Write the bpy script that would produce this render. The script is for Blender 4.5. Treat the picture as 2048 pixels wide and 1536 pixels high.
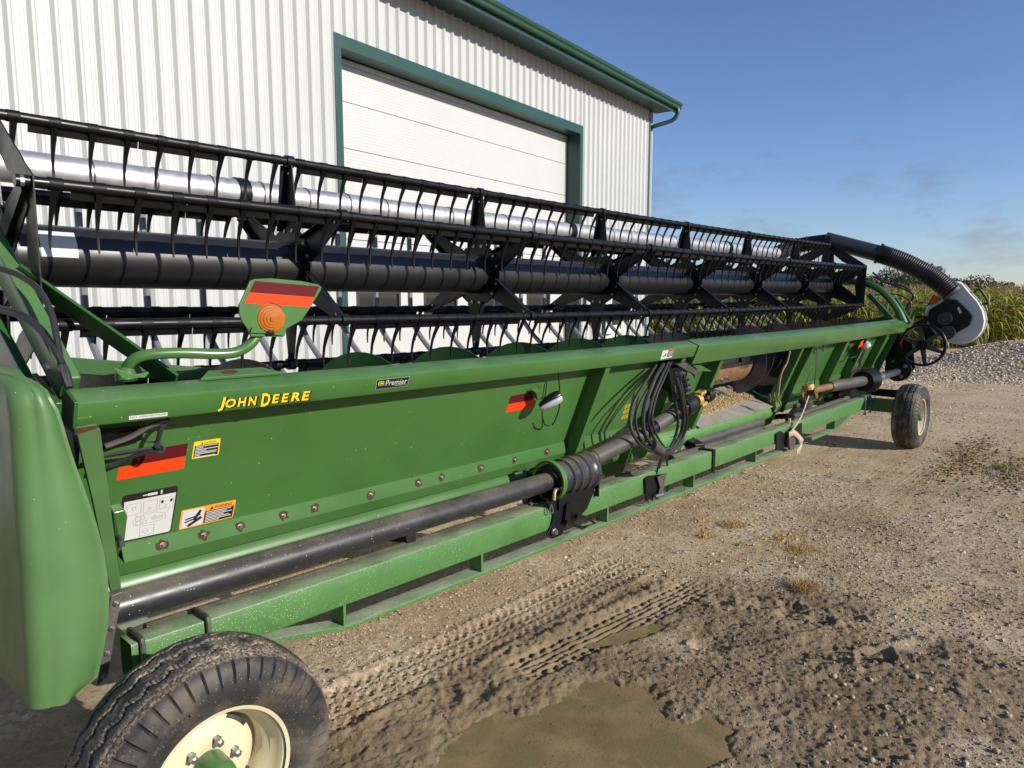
import bpy, math, random
import numpy as np
from mathutils import Vector, Matrix
for o in list(bpy.data.objects): bpy.data.objects.remove(o)
S = bpy.context.scene
COL = S.collection
random.seed(7)
RNG = np.random.default_rng(11)
# ------------------------------------------------------------------ camera
F_PX, CX, CY, EYE = 1420.0, 1024.0, 768.0, 1.8          # photograph is 2048 x 1536
YAW, PITCH = math.radians(42.2), math.atan(174.5 / 1420.0)
FW = Vector((math.cos(YAW) * math.cos(PITCH), math.sin(YAW) * math.cos(PITCH), -math.sin(PITCH)))
RT = Vector((math.sin(YAW), -math.cos(YAW), 0))
UP = RT.cross(FW)
EYEP = Vector((0, 0, EYE))
cam = bpy.data.cameras.new('camera')
camo = bpy.data.objects.new('camera', cam)
COL.objects.link(camo)
cam.sensor_width = 36
cam.lens = F_PX / 2048 * 36
cam.clip_start, cam.clip_end = 0.05, 3000
camo.matrix_world = Matrix((
    (RT.x, UP.x, -FW.x, EYEP.x), (RT.y, UP.y, -FW.y, EYEP.y), (RT.z, UP.z, -FW.z, EYEP.z), (0, 0, 0, 1)))
S.camera = camo
# ------------------------------------------------------------------ sun, sky, exposure
SUN_EL = math.radians(23.5)
SUN_DIR = Vector((0.235, -0.97, 0)).normalized() * math.cos(SUN_EL) + Vector((0, 0, math.sin(SUN_EL)))   # towards the sun
sun = bpy.data.lights.new('sun', 'SUN')
sun.energy = 4.6
sun.angle = math.radians(0.53)
sun.color = (1.0, 0.935, 0.84)
suno = bpy.data.objects.new('sun', sun)
COL.objects.link(suno)
suno.rotation_euler = SUN_DIR.to_track_quat('Z', 'Y').to_euler()
suno.location = (5, -20, 12)
W = bpy.data.worlds.new('World')
S.world = W
W.use_nodes = True
nt = W.node_tree
nt.nodes.clear()
wo = nt.nodes.new('ShaderNodeOutputWorld')
bg = nt.nodes.new('ShaderNodeBackground')
sky = nt.nodes.new('ShaderNodeTexSky')
sky.sky_type = 'NISHITA'
sky.sun_disc = False
sky.sun_elevation = SUN_EL
sky.sun_rotation = math.atan2(SUN_DIR.x, SUN_DIR.y)
sky.altitude = 200
sky.air_density = 1.0
sky.dust_density = 0.15
sky.ozone_density = 3.0
bg.inputs['Strength'].default_value = 0.09
# faint ragged grey-white clouds low over the horizon
tc = nt.nodes.new('ShaderNodeTexCoord')
mp = nt.nodes.new('ShaderNodeMapping')
mp.inputs['Scale'].default_value = (1.0, 1.0, 2.6)
nz = nt.nodes.new('ShaderNodeTexNoise')
nz.inputs['Scale'].default_value = 7.5
nz.inputs['Detail'].default_value = 7
nz.inputs['Roughness'].default_value = 0.62
cr = nt.nodes.new('ShaderNodeMapRange')
cr.inputs['From Min'].default_value = 0.50
cr.inputs['From Max'].default_value = 0.62
sep = nt.nodes.new('ShaderNodeSeparateXYZ')
lo = nt.nodes.new('ShaderNodeMapRange')
lo.inputs['From Min'].default_value = 0.28
lo.inputs['From Max'].default_value = 0.10
mul = nt.nodes.new('ShaderNodeMath')
mul.operation = 'MULTIPLY'
mul2 = nt.nodes.new('ShaderNodeMath')
mul2.operation = 'MULTIPLY'
mul2.inputs[1].default_value = 0.9
cm = nt.nodes.new('ShaderNodeMix')
cm.data_type = 'RGBA'
cmul = nt.nodes.new('ShaderNodeMix')
cmul.data_type = 'RGBA'
cmul.blend_type = 'MULTIPLY'
cmul.inputs['Factor'].default_value = 1.0
cmul.inputs['B'].default_value = (0.90, 0.80, 0.76, 1)
L = nt.links.new
L(cmul.outputs['Result'], cm.inputs['B'])
L = nt.links.new
L(tc.outputs['Generated'], mp.inputs['Vector'])
L(mp.outputs['Vector'], nz.inputs['Vector'])
L(nz.outputs['Fac'], cr.inputs['Value'])
L(tc.outputs['Generated'], sep.inputs[0])
L(sep.outputs['Z'], lo.inputs['Value'])
L(cr.outputs['Result'], mul.inputs[0])
L(lo.outputs['Result'], mul.inputs[1])
L(mul.outputs[0], mul2.inputs[0])
L(mul2.outputs[0], cm.inputs['Factor'])
tint = nt.nodes.new('ShaderNodeMix')
tint.data_type = 'RGBA'
tint.blend_type = 'MULTIPLY'
tint.inputs['Factor'].default_value = 1.0
tint.inputs['B'].default_value = (0.86, 0.90, 1.10, 1)
L(sky.outputs['Color'], tint.inputs['A'])
L(tint.outputs['Result'], cm.inputs['A'])
L(tint.outputs['Result'], cmul.inputs['A'])
L(cm.outputs['Result'], bg.inputs['Color'])
L(bg.outputs['Background'], wo.inputs['Surface'])
S.view_settings.view_transform = 'Standard'
S.view_settings.look = 'None'
S.view_settings.exposure = 0.5
S.view_settings.gamma = 1.0
S.view_settings.use_curve_mapping = False
S.render.engine = 'CYCLES'
S.cycles.max_bounces = 6
S.cycles.transparent_max_bounces = 8

# ------------------------------------------------------------------ pixel -> place helpers
def ray(x, y):
    return FW + RT * ((x - CX) / F_PX) - UP * ((y - CY) / F_PX)
def at(x, y, X=None, Y=None, Z=None):
    d = ray(x, y)
    i, v = (0, X) if X is not None else (1, Y) if Y is not None else (2, Z)
    return EYEP + d * ((v - EYEP[i]) / d[i])
def sag(x):                                              # the long header and its cart hang slightly in the middle
    return -0.026 * max(0.0, 1 - ((x - 5.7) / 5.0) ** 2)
TILT = math.radians(22)                                  # header rests tilted back on the cart
HO = Vector((0, 2.45, 1.473))                            # top rear edge of its beam
EX = Vector((1, 0, 0))
PF = Vector((0, math.cos(TILT), math.sin(TILT)))         # header forward
QU = Vector((0, -math.sin(TILT), math.cos(TILT)))        # header up
def H(x, p, q):
    return HO + EX * x + PF * p + QU * q
def hp(x, y, p=0.0):                                     # pixel -> point on the header plane at depth p
    d = ray(x, y)
    s = 0.0
    for _ in range(5):
        w = EYEP + d * ((HO + PF * p + Vector((0, 0, s)) - EYEP).dot(PF) / d.dot(PF))
        s = sag(w.x)
    return w - Vector((0, 0, s))
def unsag(v):
    return v - Vector((0, 0, sag(v.x)))

# ------------------------------------------------------------------ materials
MATS = {}
def mat(name, base, rough=0.5, metal=0.0, var=0.0, vscale=6.0, specks=None, dust=None, bump=None, coat=0.0, patch=None, spec=0.5, rvar=0.0):
    """procedural paint / metal / rubber: colour, slow variation, chips and specks, settled dust, patches of wear"""
    if name in MATS: return MATS[name]
    m = bpy.data.materials.new(name)
    MATS[name] = m
    m.use_nodes = True
    t = m.node_tree
    N, K = t.nodes, t.links.new
    b = N['Principled BSDF']
    b.inputs['Roughness'].default_value = rough
    b.inputs['Metallic'].default_value = metal
    b.inputs['Specular IOR Level'].default_value = spec
    if coat:
        b.inputs['Coat Weight'].default_value = coat
        b.inputs['Coat Roughness'].default_value = 0.12
    co = N.new('ShaderNodeTexCoord')
    geo = N.new('ShaderNodeNewGeometry')
    pos = geo.outputs['Position']
    rgb = N.new('ShaderNodeRGB')
    rgb.outputs[0].default_value = (*base, 1)
    cur = rgb.outputs[0]
    def noise(scale, detail=4, rgh=0.55, dist=0.0, vec=pos):
        n = N.new('ShaderNodeTexNoise')
        n.inputs['Scale'].default_value = scale
        n.inputs['Detail'].default_value = detail
        n.inputs['Roughness'].default_value = rgh
        n.inputs['Distortion'].default_value = dist
        K(vec, n.inputs['Vector'])
        return n.outputs['Fac']
    def mrange(v, a, c, lo=0.0, hi=1.0):
        r = N.new('ShaderNodeMapRange')
        r.inputs['From Min'].default_value = a
        r.inputs['From Max'].default_value = c
        r.inputs['To Min'].default_value = lo
        r.inputs['To Max'].default_value = hi
        K(v, r.inputs['Value'])
        return r.outputs['Result']
    def times(a, c):
        q = N.new('ShaderNodeMath')
        q.operation = 'MULTIPLY'
        for i, v in enumerate((a, c)):
            if isinstance(v, (int, float)): q.inputs[i].default_value = v
            else: K(v, q.inputs[i])
        return q.outputs[0]
    def mix(f, a, colr):
        x = N.new('ShaderNodeMix')
        x.data_type = 'RGBA'
        if isinstance(f, (int, float)): x.inputs['Factor'].default_value = f
        else: K(f, x.inputs['Factor'])
        K(a, x.inputs['A'])
        if isinstance(colr, tuple): x.inputs['B'].default_value = (*colr, 1)
        else: K(colr, x.inputs['B'])
        return x.outputs['Result']
    if var:
        hs = N.new('ShaderNodeHueSaturation')
        K(cur, hs.inputs['Color'])
        K(mrange(noise(vscale, 5, 0.6), 0.3, 0.7, 1 - var, 1 + var), hs.inputs['Value'])
        cur = hs.outputs['Color']
    if rvar:
        K(mrange(noise(vscale * 1.7, 4), 0.3, 0.7, max(0.05, rough - rvar), min(1, rough + rvar)), b.inputs['Roughness'])
    if patch:                                            # (colour, scale, threshold) worn patches
        f = mrange(noise(patch[1], 6, 0.68, 0.6), patch[2], patch[2] + 0.05)
        cur = mix(f, cur, patch[0])
    if dust:                                             # (colour, amount): dust lies on upward faces
        sx = N.new('ShaderNodeSeparateXYZ')
        K(geo.outputs['Normal'], sx.inputs[0])
        f = times(mrange(sx.outputs['Z'], 0.25, 0.95), mrange(noise(3.5, 6, 0.65), 0.3, 0.62))
        f = times(f, mrange(noise(90, 3, 0.7), 0.25, 0.6, 0.45, 1.0))
        cur = mix(times(f, dust[1]), cur, dust[0])
    if specks:                                           # (colour, scale, size, share)
        v = N.new('ShaderNodeTexVoronoi')
        v.inputs['Scale'].default_value = specks[1]
        v.inputs['Randomness'].default_value = 1
        K(pos, v.inputs['Vector'])
        f = mrange(v.outputs['Distance'], specks[2], specks[2] * 0.6)
        sc = N.new('ShaderNodeSeparateColor')
        K(v.outputs['Color'], sc.inputs[0])
        f = times(f, mrange(sc.outputs[0], 1 - specks[3], 1 - specks[3] + 0.02))
        f = times(f, mrange(noise(2.3, 3), 0.36, 0.6, 0.15, 1))
        cur = mix(f, cur, specks[0])
    K(cur, b.inputs['Base Color'])
    if bump:                                             # (scale, strength, distance)
        bp = N.new('ShaderNodeBump')
        bp.inputs['Strength'].default_value = bump[1]
        bp.inputs['Distance'].default_value = bump[2]
        K(noise(bump[0], 6, 0.6), bp.inputs['Height'])
        K(bp.outputs['Normal'], b.inputs['Normal'])
    return m

CHAFF = (0.55, 0.62, 0.36)
GREEN = mat('green_paint', (0.044, 0.124, 0.027), 0.36, var=0.10, vscale=3, specks=(CHAFF, 55, 0.13, 0.10), dust=((0.20, 0.28, 0.17), 0.28), coat=0.25, bump=(320, 0.05, 0.001), rvar=0.08)
GREEN_CART = mat('green_paint_dusty', (0.056, 0.150, 0.038), 0.46, var=0.14, vscale=4, specks=((0.42, 0.58, 0.30), 150, 0.27, 0.50), dust=((0.34, 0.345, 0.26), 0.9), coat=0.1, bump=(240, 0.08, 0.001), patch=((0.23, 0.10, 0.045), 9, 0.735))
GREEN_WORN = mat('green_paint_worn', (0.055, 0.180, 0.040), 0.5, var=0.15, vscale=5, patch=((0.15, 0.075, 0.05), 11, 0.545), dust=((0.26, 0.24, 0.17), 0.5), bump=(200, 0.1, 0.001))
GREEN_PLASTIC = mat('green_plastic', (0.070, 0.146, 0.048), 0.40, var=0.10, vscale=4, specks=(CHAFF, 60, 0.10, 0.08), bump=(700, 0.10, 0.0006), rvar=0.08)
GREEN_DARK = mat('green_paint_dark', (0.026, 0.092, 0.018), 0.4, var=0.08, coat=0.2, specks=(CHAFF, 70, 0.1, 0.04))  # darker green copy, shade painted in on diagonal brace and right reel arm
BLACK = mat('black_paint', (0.0055, 0.0055, 0.006), 0.34, var=0.2, vscale=9, specks=((0.3, 0.3, 0.28), 60, 0.05, 0.03), dust=((0.06, 0.055, 0.05), 0.12), rvar=0.08, spec=0.32)
TINE_BLACK = mat('black_tine_plastic', (0.0045, 0.0045, 0.005), 0.5, var=0.15, vscale=12, spec=0.2)
BLACK_DRUM = mat('black_drum_paint', (0.0085, 0.0085, 0.009), 0.40, var=0.15, vscale=5, specks=((0.35, 0.35, 0.33), 30, 0.04, 0.05), dust=((0.05, 0.05, 0.05), 0.3), rvar=0.06)
BLACK_DUSTY = mat('black_plastic_dusty', (0.020, 0.020, 0.022), 0.40, var=0.25, vscale=6, specks=((0.52, 0.50, 0.40), 90, 0.20, 0.20), dust=((0.16, 0.14, 0.10), 0.8), rvar=0.1)
BLACK_SHAFT = mat('grey_black_shaft_shield', (0.050, 0.046, 0.042), 0.5, var=0.25, vscale=5, dust=((0.16, 0.135, 0.105), 0.7), specks=((0.4, 0.38, 0.3), 80, 0.15, 0.12))
RUBBER = mat('black_hose_rubber', (0.016, 0.016, 0.017), 0.48, var=0.2, vscale=20, dust=((0.12, 0.11, 0.09), 0.2))
ALU = mat('galvanised_steel', (0.50, 0.50, 0.51), 0.46, metal=0.75, var=0.12, vscale=14, bump=(130, 0.05, 0.001), rvar=0.08)
GREYTUBE = mat('grey_air_tube', (0.20, 0.21, 0.23), 0.34, var=0.12, vscale=8, metal=0.2)
STEEL = mat('worn_bright_steel', (0.33, 0.33, 0.34), 0.33, metal=0.9, var=0.2, vscale=20)
STEEL_DARK = mat('worn_dark_steel', (0.13, 0.12, 0.11), 0.42, metal=0.6, var=0.3, vscale=14, patch=((0.14, 0.07, 0.04), 15, 0.62))
STEEL_BLUE = mat('blued_auger_steel', (0.10, 0.11, 0.15), 0.33, metal=0.75, var=0.2, vscale=5)
RUST = mat('rusty_steel', (0.20, 0.095, 0.045), 0.55, metal=0.15, var=0.25, vscale=7)
RUST_SPOT = mat('rust_bare_spot', (0.072, 0.030, 0.018), 0.85, var=0.35, vscale=60, spec=0.15)
YELLOW = mat('yellow_yoke_paint', (0.42, 0.27, 0.07), 0.5, var=0.2, vscale=20, patch=((0.2, 0.1, 0.05), 20, 0.62))
CREAM = mat('cream_rim_paint', (0.52, 0.46, 0.30), 0.42, var=0.08, vscale=9, patch=((0.30, 0.20, 0.10), 14, 0.71), dust=((0.4, 0.32, 0.2), 0.25))
WHITE_FAN = mat('white_fan_paint', (0.55, 0.55, 0.53), 0.35, var=0.05, vscale=4, coat=0.2)
RED = mat('dark_red_reflector', (0.085, 0.004, 0.006), 0.6, var=0.05, spec=0.2)
ORANGE = mat('orange_reflector', (0.62, 0.045, 0.005), 0.6, var=0.04, spec=0.2)
AMBER = mat('amber_lens', (0.36, 0.105, 0.006), 0.12, coat=0.6)
CLEAR = mat('clear_lens', (0.55, 0.55, 0.55), 0.15, metal=0.5)
D_WHITE = mat('label_white', (0.52, 0.52, 0.50), 0.5, var=0.04)
D_BLACK = mat('label_black', (0.012, 0.012, 0.012), 0.45)
D_YELLOW = mat('label_yellow', (0.80, 0.52, 0.02), 0.4, var=0.06, vscale=30)
D_ORANGE = mat('label_orange', (0.85, 0.28, 0.03), 0.45, var=0.05)
D_RED = mat('label_red', (0.55, 0.02, 0.02), 0.45)
D_GREY = mat('label_line_grey', (0.28, 0.28, 0.28), 0.6)
STRAP = mat('webbing_strap', (0.36, 0.28, 0.19), 0.85, var=0.2, vscale=30)
GRAIN = mat('grain', (0.46, 0.32, 0.13), 0.7, var=0.3, vscale=40)
STRAW = mat('dry_straw', (0.40, 0.265, 0.10), 0.8, var=0.3, vscale=30)
WEED = mat('weed_leaf', (0.22, 0.26, 0.05), 0.6, var=0.3, vscale=30)
WALL = mat('white_steel_siding', (0.405, 0.415, 0.405), 0.42, var=0.035, vscale=1.2, dust=None, bump=(60, 0.03, 0.002))
DOORM = mat('white_door_panel', (0.445, 0.45, 0.435), 0.45, var=0.03, vscale=1.0, bump=(30, 0.05, 0.002))
TRIM = mat('dark_green_trim', (0.013, 0.054, 0.043), 0.38, var=0.08, vscale=2)
GUTTER = mat('green_gutter', (0.013, 0.048, 0.023), 0.38, var=0.08, vscale=2)
DARKGAP = mat('door_seal_dark', (0.03, 0.03, 0.03), 0.7)
GLASS = mat('window_glass', (0.012, 0.016, 0.014), 0.04, spec=0.8)
TRACKM = mat('galvanised_track', (0.5, 0.5, 0.5), 0.45, metal=0.8, var=0.15)

# ------------------------------------------------------------------ mesh helpers
class MB:
    def __init__(s):
        s.v, s.f = [], []
    def add(s, vs, fs):
        o = len(s.v)
        s.v += [tuple(v) for v in vs]
        s.f += [tuple(i + o for i in f) for f in fs]
        return s
    def box(s, c, ax, ay, az):
        c, ax, ay, az = Vector(c), Vector(ax), Vector(ay), Vector(az)
        vs = [c + ax * i + ay * j + az * k for k in (-1, 1) for j in (-1, 1) for i in (-1, 1)]
        fs = [(0, 2, 3, 1), (4, 5, 7, 6), (0, 1, 5, 4), (2, 6, 7, 3), (0, 4, 6, 2), (1, 3, 7, 5)]
        if ax.cross(ay).dot(az) < 0: fs = [f[::-1] for f in fs]
        return s.add(vs, fs)
    def beam(s, a, b, w, h, upv=(0, 0, 1)):              # straight bar of w x h between two points
        a, b = Vector(a), Vector(b)
        d = (b - a).normalized()
        x = d.cross(Vector(upv)).normalized()
        y = x.cross(d).normalized()
        return s.box((a + b) / 2, (b - a) / 2, x * w / 2, y * h / 2)
    def tube(s, path, r, n=10, cap=True, up0=None):
        path = [Vector(p) for p in path]
        rs = r if isinstance(r, (list, tuple)) else [r] * len(path)
        tang = [(path[min(i + 1, len(path) - 1)] - path[max(i - 1, 0)]).normalized() for i in range(len(path))]
        u = Vector(up0) if up0 else Vector((0, 0, 1))
        if abs(u.dot(tang[0])) > 0.95: u = Vector((0, 1, 0))
        o = len(s.v)
        for i, p in enumerate(path):
            t = tang[i]
            u = (u - t * u.dot(t)).normalized()
            w = t.cross(u)
            for k in range(n):
                a = 2 * math.pi * k / n
                s.v.append(tuple(p + (u * math.cos(a) + w * math.sin(a)) * rs[i]))
        for i in range(len(path) - 1):
            for k in range(n):
                a, b = o + i * n + k, o + i * n + (k + 1) % n
                s.f.append((a, b, b + n, a + n))
        if cap:
            s.f.append(tuple(o + k for k in range(n))[::-1])
            e = o + (len(path) - 1) * n
            s.f.append(tuple(e + k for k in range(n)))
        return s
    def lathe(s, org, axis, prof, n=32, closed=False):   # prof: (t along axis, radius)
        org, axis = Vector(org), Vector(axis).normalized()
        u = Vector((0, 0, 1)) if abs(axis.z) < 0.9 else Vector((1, 0, 0))
        u = (u - axis * u.dot(axis)).normalized()
        w = axis.cross(u)
        o = len(s.v)
        for t, r in prof:
            for k in range(n):
                a = 2 * math.pi * k / n
                s.v.append(tuple(org + axis * t + (u * math.cos(a) + w * math.sin(a)) * r))
        m = len(prof)
        for i in range(m if closed else m - 1):
            j = (i + 1) % m
            for k in range(n):
                k2 = (k + 1) % n
                s.f.append((o + i * n + k, o + i * n + k2, o + j * n + k2, o + j * n + k))
        return s
    def prism(s, poly, ext):                             # polygon + extrusion vector
        poly, ext = [Vector(p) for p in poly], Vector(ext)
        n = len(poly)
        nrm = Vector((0, 0, 0))
        for i in range(n):
            nrm += (poly[i] - poly[0]).cross(poly[(i + 1) % n] - poly[0])
        if nrm.dot(ext) > 0: poly = poly[::-1]
        vs = poly + [p + ext for p in poly]
        fs = [tuple(range(n)), tuple(range(n, 2 * n))[::-1]]
        fs += [(i, i + n, (i + 1) % n + n, (i + 1) % n) for i in range(n)]
        return s.add(vs, fs)
    def xbar(s, x0, x1, sec, nseg=16, cap=True):         # section [(Y,Z)] swept along X (counter-clockwise seen from +X)
        n = len(sec)
        o = len(s.v)
        for i in range(nseg + 1):
            x = x0 + (x1 - x0) * i / nseg
            s.v += [(x, y, z) for y, z in sec]
        for i in range(nseg):
            for k in range(n):
                a, b = o + i * n + k, o + i * n + (k + 1) % n
                s.f.append((a, b, b + n, a + n)[::-1])
        if cap:
            s.f.append(tuple(o + k for k in range(n)))
            e = o + nseg * n
            s.f.append(tuple(e + k for k in range(n))[::-1])
        return s
    def build(s, name, m, parent=None, smooth=30, bevel=0.0, sg=True, seg=2):
        vs = s.v
        if sg: vs = [(x, y, z + sag(x)) for x, y, z in vs]
        me = bpy.data.meshes.new(name)
        me.from_pydata(vs, [], s.f)
        me.materials.append(m)
        if smooth:
            me.shade_smooth()
            me.set_sharp_from_angle(angle=math.radians(smooth))
        o = bpy.data.objects.new(name, me)
        COL.objects.link(o)
        if bevel:
            b = o.modifiers.new('bevel', 'BEVEL')
            b.width, b.segments, b.limit_method, b.angle_limit = bevel, seg, 'ANGLE', math.radians(40)
            b.harden_normals = True
        if parent: attach(o, parent)
        return o
def root_matrix(p):
    m = Matrix.Translation(p.location)
    return m
def world_loc(o):
    v = Vector(o.location)
    while o.parent:
        o = o.parent
        v = v + o.location if o.type == 'EMPTY' else v
    return v
def attach(o, parent):                                   # child keeps its place in the world
    top = parent
    while top.parent: top = top.parent
    o.parent = parent
    if parent.parent is None: o.matrix_parent_inverse = Matrix.Translation(-Vector(parent.location))
def thing(name, loc, label, cat, group=None):
    e = bpy.data.objects.new(name, None)
    COL.objects.link(e)
    e.location = loc
    e.empty_display_size = 0.3
    tag(e, label, cat, group)
    return e
def tag(o, label, cat, group=None, kind=None):
    o['label'] = label
    o['category'] = cat
    if group: o['group'] = group
    if kind: o['kind'] = kind
    return o
def inst(o, name, loc, parent, rot=None):                # another piece sharing a mesh built round the origin
    c = bpy.data.objects.new(name, o.data if hasattr(o, 'data') else o)
    COL.objects.link(c)
    c.location = loc
    if rot: c.rotation_euler = rot
    if parent: attach(c, parent)
    return c
def np_mesh(name, V, Fq, m=None, smooth=True, attrs=None):
    me = bpy.data.meshes.new(name)
    V = np.asarray(V, np.float32)
    Fq = np.asarray(Fq, np.int32)
    k = Fq.shape[1]
    me.vertices.add(len(V))
    me.vertices.foreach_set('co', V.ravel())
    me.loops.add(Fq.size)
    me.loops.foreach_set('vertex_index', Fq.ravel())
    me.polygons.add(len(Fq))
    me.polygons.foreach_set('loop_start', np.arange(0, Fq.size, k, dtype=np.int32))
    me.polygons.foreach_set('use_smooth', np.full(len(Fq), smooth, dtype=bool))
    for an, av in (attrs or {}).items():
        a = me.attributes.new(an, 'FLOAT', 'POINT')
        a.data.foreach_set('value', np.asarray(av, np.float32))
    me.update(calc_edges=True)
    me.validate()
    if m: me.materials.append(m)
    return me
def bez(pts, n=8):                                       # smooth curve through points (Catmull-Rom)
    pts = [Vector(p) for p in pts]
    P = [pts[0] * 2 - pts[1]] + pts + [pts[-1] * 2 - pts[-2]]
    out = []
    for i in range(1, len(P) - 2):
        a, b, c, d = P[i - 1], P[i], P[i + 1], P[i + 2]
        for k in range(n):
            t = k / n
            out.append(0.5 * ((2 * b) + (c - a) * t + (2 * a - 5 * b + 4 * c - d) * t * t + (3 * b - a - 3 * c + d) * t ** 3))
    out.append(pts[-1])
    return out
def rrect(w, h, r, n=3):                                 # rounded rectangle section
    out = []
    for cx, cy, a0 in ((w / 2 - r, h / 2 - r, 0), (-w / 2 + r, h / 2 - r, 90), (-w / 2 + r, -h / 2 + r, 180), (w / 2 - r, -h / 2 + r, 270)):
        for k in range(n + 1):
            a = math.radians(a0 + 90 * k / n)
            out.append((cx + r * math.cos(a), cy + r * math.sin(a)))
    return out
TEXTS = {}
def text_geo(s, bold=0.0, shear=0.0):
    key = (s, bold, shear)
    if key not in TEXTS:
        c = bpy.data.curves.new('lettering', 'FONT')
        c.body, c.size, c.offset, c.shear, c.resolution_u = s, 1.0, bold, shear, 2
        o = bpy.data.objects.new('lettering', c)
        COL.objects.link(o)
        bpy.context.view_layer.update()
        me = bpy.data.meshes.new_from_object(o.evaluated_get(bpy.context.evaluated_depsgraph_get()))
        V = [(v.co.x, v.co.y) for v in me.vertices]
        Fc = [tuple(p.vertices) for p in me.polygons]
        bpy.data.objects.remove(o)
        bpy.data.meshes.remove(me)
        xs = [v[0] for v in V]
        ys = [v[1] for v in V]
        TEXTS[key] = (V, Fc, min(xs), max(xs), min(ys), max(ys))
    return TEXTS[key]
class Quad:                                              # four corners (TL, TR, BR, BL): a flat label's own (u, v) frame
    def __init__(s, tl, tr, br, bl):
        s.c = [Vector(x) for x in (tl, tr, br, bl)]
        s.n = (s.c[1] - s.c[3]).cross(s.c[0] - s.c[2]).normalized()
        if s.n.dot(EYEP - s.c[0]) < 0: s.n = -s.n
    def p(s, u, v, lift=0.0):
        tl, tr, br, bl = s.c
        return (bl * (1 - u) + br * u) * (1 - v) + (tl * (1 - u) + tr * u) * v + s.n * lift
    def rect(s, mb, u0, v0, u1, v1, lift, thick=0.0006):
        mb.prism([s.p(u0, v0, lift), s.p(u1, v0, lift), s.p(u1, v1, lift), s.p(u0, v1, lift)], s.n * thick)
    def poly(s, mb, uv, lift, thick=0.0006):
        mb.prism([s.p(u, v, lift) for u, v in uv], s.n * thick)
    def text(s, mb, txt, u0, v0, u1, v1, lift, bold=0.0, shear=0.0):
        V, Fc, a, b, c, d = text_geo(txt, bold, shear)
        f = lambda x, y: s.p(u0 + (u1 - u0) * (x - a) / (b - a), v0 + (v1 - v0) * (y - c) / (d - c), lift)
        vs = [f(x, y) for x, y in V]
        fs = Fc
        if fs:
            p = [vs[i] for i in fs[0][:3]]
            if (p[1] - p[0]).cross(p[2] - p[0]).dot(s.n) < 0: fs = [q[::-1] for q in fs]
        mb.add(vs, fs)
    def round(s, r=0.06, asp=1.0, inset=0.0):            # rounded outline in uv
        out = []
        for cx, cy, a0 in ((1 - r, 1 - r * asp, 0), (r, 1 - r * asp, 90), (r, r * asp, 180), (1 - r, r * asp, 270)):
            for k in range(4):
                a = math.radians(a0 + 30 * k)
                out.append((0.5 + (cx + r * math.cos(a) - 0.5) * (1 - inset), 0.5 + (cy + r * asp * math.sin(a) - 0.5) * (1 - inset * asp)))
        return out
# ================================================================== GROUND
def lattice(seed):
    return np.random.default_rng(seed).random((256, 256))
LAT = {}
def vnoise(x, y, scale, seed=0):
    if seed not in LAT: LAT[seed] = lattice(seed)
    a = LAT[seed]
    x, y = x * scale, y * scale
    xi, yi = np.floor(x).astype(int), np.floor(y).astype(int)
    fx, fy = x - xi, y - yi
    fx, fy = fx * fx * (3 - 2 * fx), fy * fy * (3 - 2 * fy)
    g = lambda i, j: a[(xi + i) & 255, (yi + j) & 255]
    return (g(0, 0) * (1 - fx) + g(1, 0) * fx) * (1 - fy) + (g(0, 1) * (1 - fx) + g(1, 1) * fx) * fy - 0.5
def fbm(x, y, scale, octv=4, gain=0.5, seed=0):
    r, a = 0, 1.0
    for k in range(octv):
        r = r + a * vnoise(x, y, scale * 2 ** k, seed + k)
        a *= gain
    return r
def sstep(v, a, b):
    t = np.clip((v - a) / (b - a), 0, 1)
    return t * t * (3 - 2 * t)
def g2(px, py):
    v = at(px, py, Z=0)
    return np.array((v.x, v.y))
def seg_uv(x, y, a, b):                                  # along / across coordinates of a strip a -> b
    d = (b - a)
    L_ = np.linalg.norm(d)
    d = d / L_
    u = (x - a[0]) * d[0] + (y - a[1]) * d[1]
    v = -(x - a[0]) * d[1] + (y - a[1]) * d[0]
    return u, v, L_
# shallow muddy puddle outline as soft blobs (world metres)
PUD = [(g2(1010, 1480), 0.36, 0.26), (g2(1180, 1420), 0.38, 0.26), (g2(1330, 1500), 0.36, 0.20), (g2(1150, 1540), 0.5, 0.3), (g2(1275, 1262), 0.30, 0.085)]
def puddle(x, y):
    r = np.full_like(x, -0.9)
    for (c, a, b) in PUD:
        dx, dy = x - c[0], y - c[1]
        ca, sa = math.cos(0.35), math.sin(0.35)
        u, v = dx * ca - dy * sa, dx * sa + dy * ca
        r = np.maximum(r, 1 - np.sqrt((u / a) ** 2 + (v / b) ** 2))
    return r + 0.42 * fbm(x, y, 4, 6, 0.62, 40)
DAMPC = [(g2(1150, 1400), 1.3, 0.9), (g2(1560, 1320), 1.25, 0.7), (g2(1250, 1230), 1.1, 0.5), (g2(820, 1450), 0.8, 0.4), (g2(1720, 1480), 1.1, 0.65), (g2(1850, 1400), 0.9, 0.5)]
def damp(x, y):
    r = np.zeros_like(x)
    for (c, a, b) in DAMPC:
        dx, dy = x - c[0], y - c[1]
        r = np.maximum(r, 1 - np.sqrt((dx / a) ** 2 + (dy / b) ** 2))
    return sstep(r + 0.50 * fbm(x, y, 2.2, 5, 0.6, 60), -0.02, 0.62)
T1A, T1B = g2(560, 1470), g2(1290, 1112)
T2A, T2B = g2(1030, 1350), g2(1420, 1160)
T3A, T3B = g2(1470, 1360), g2(2040, 1160)
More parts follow.
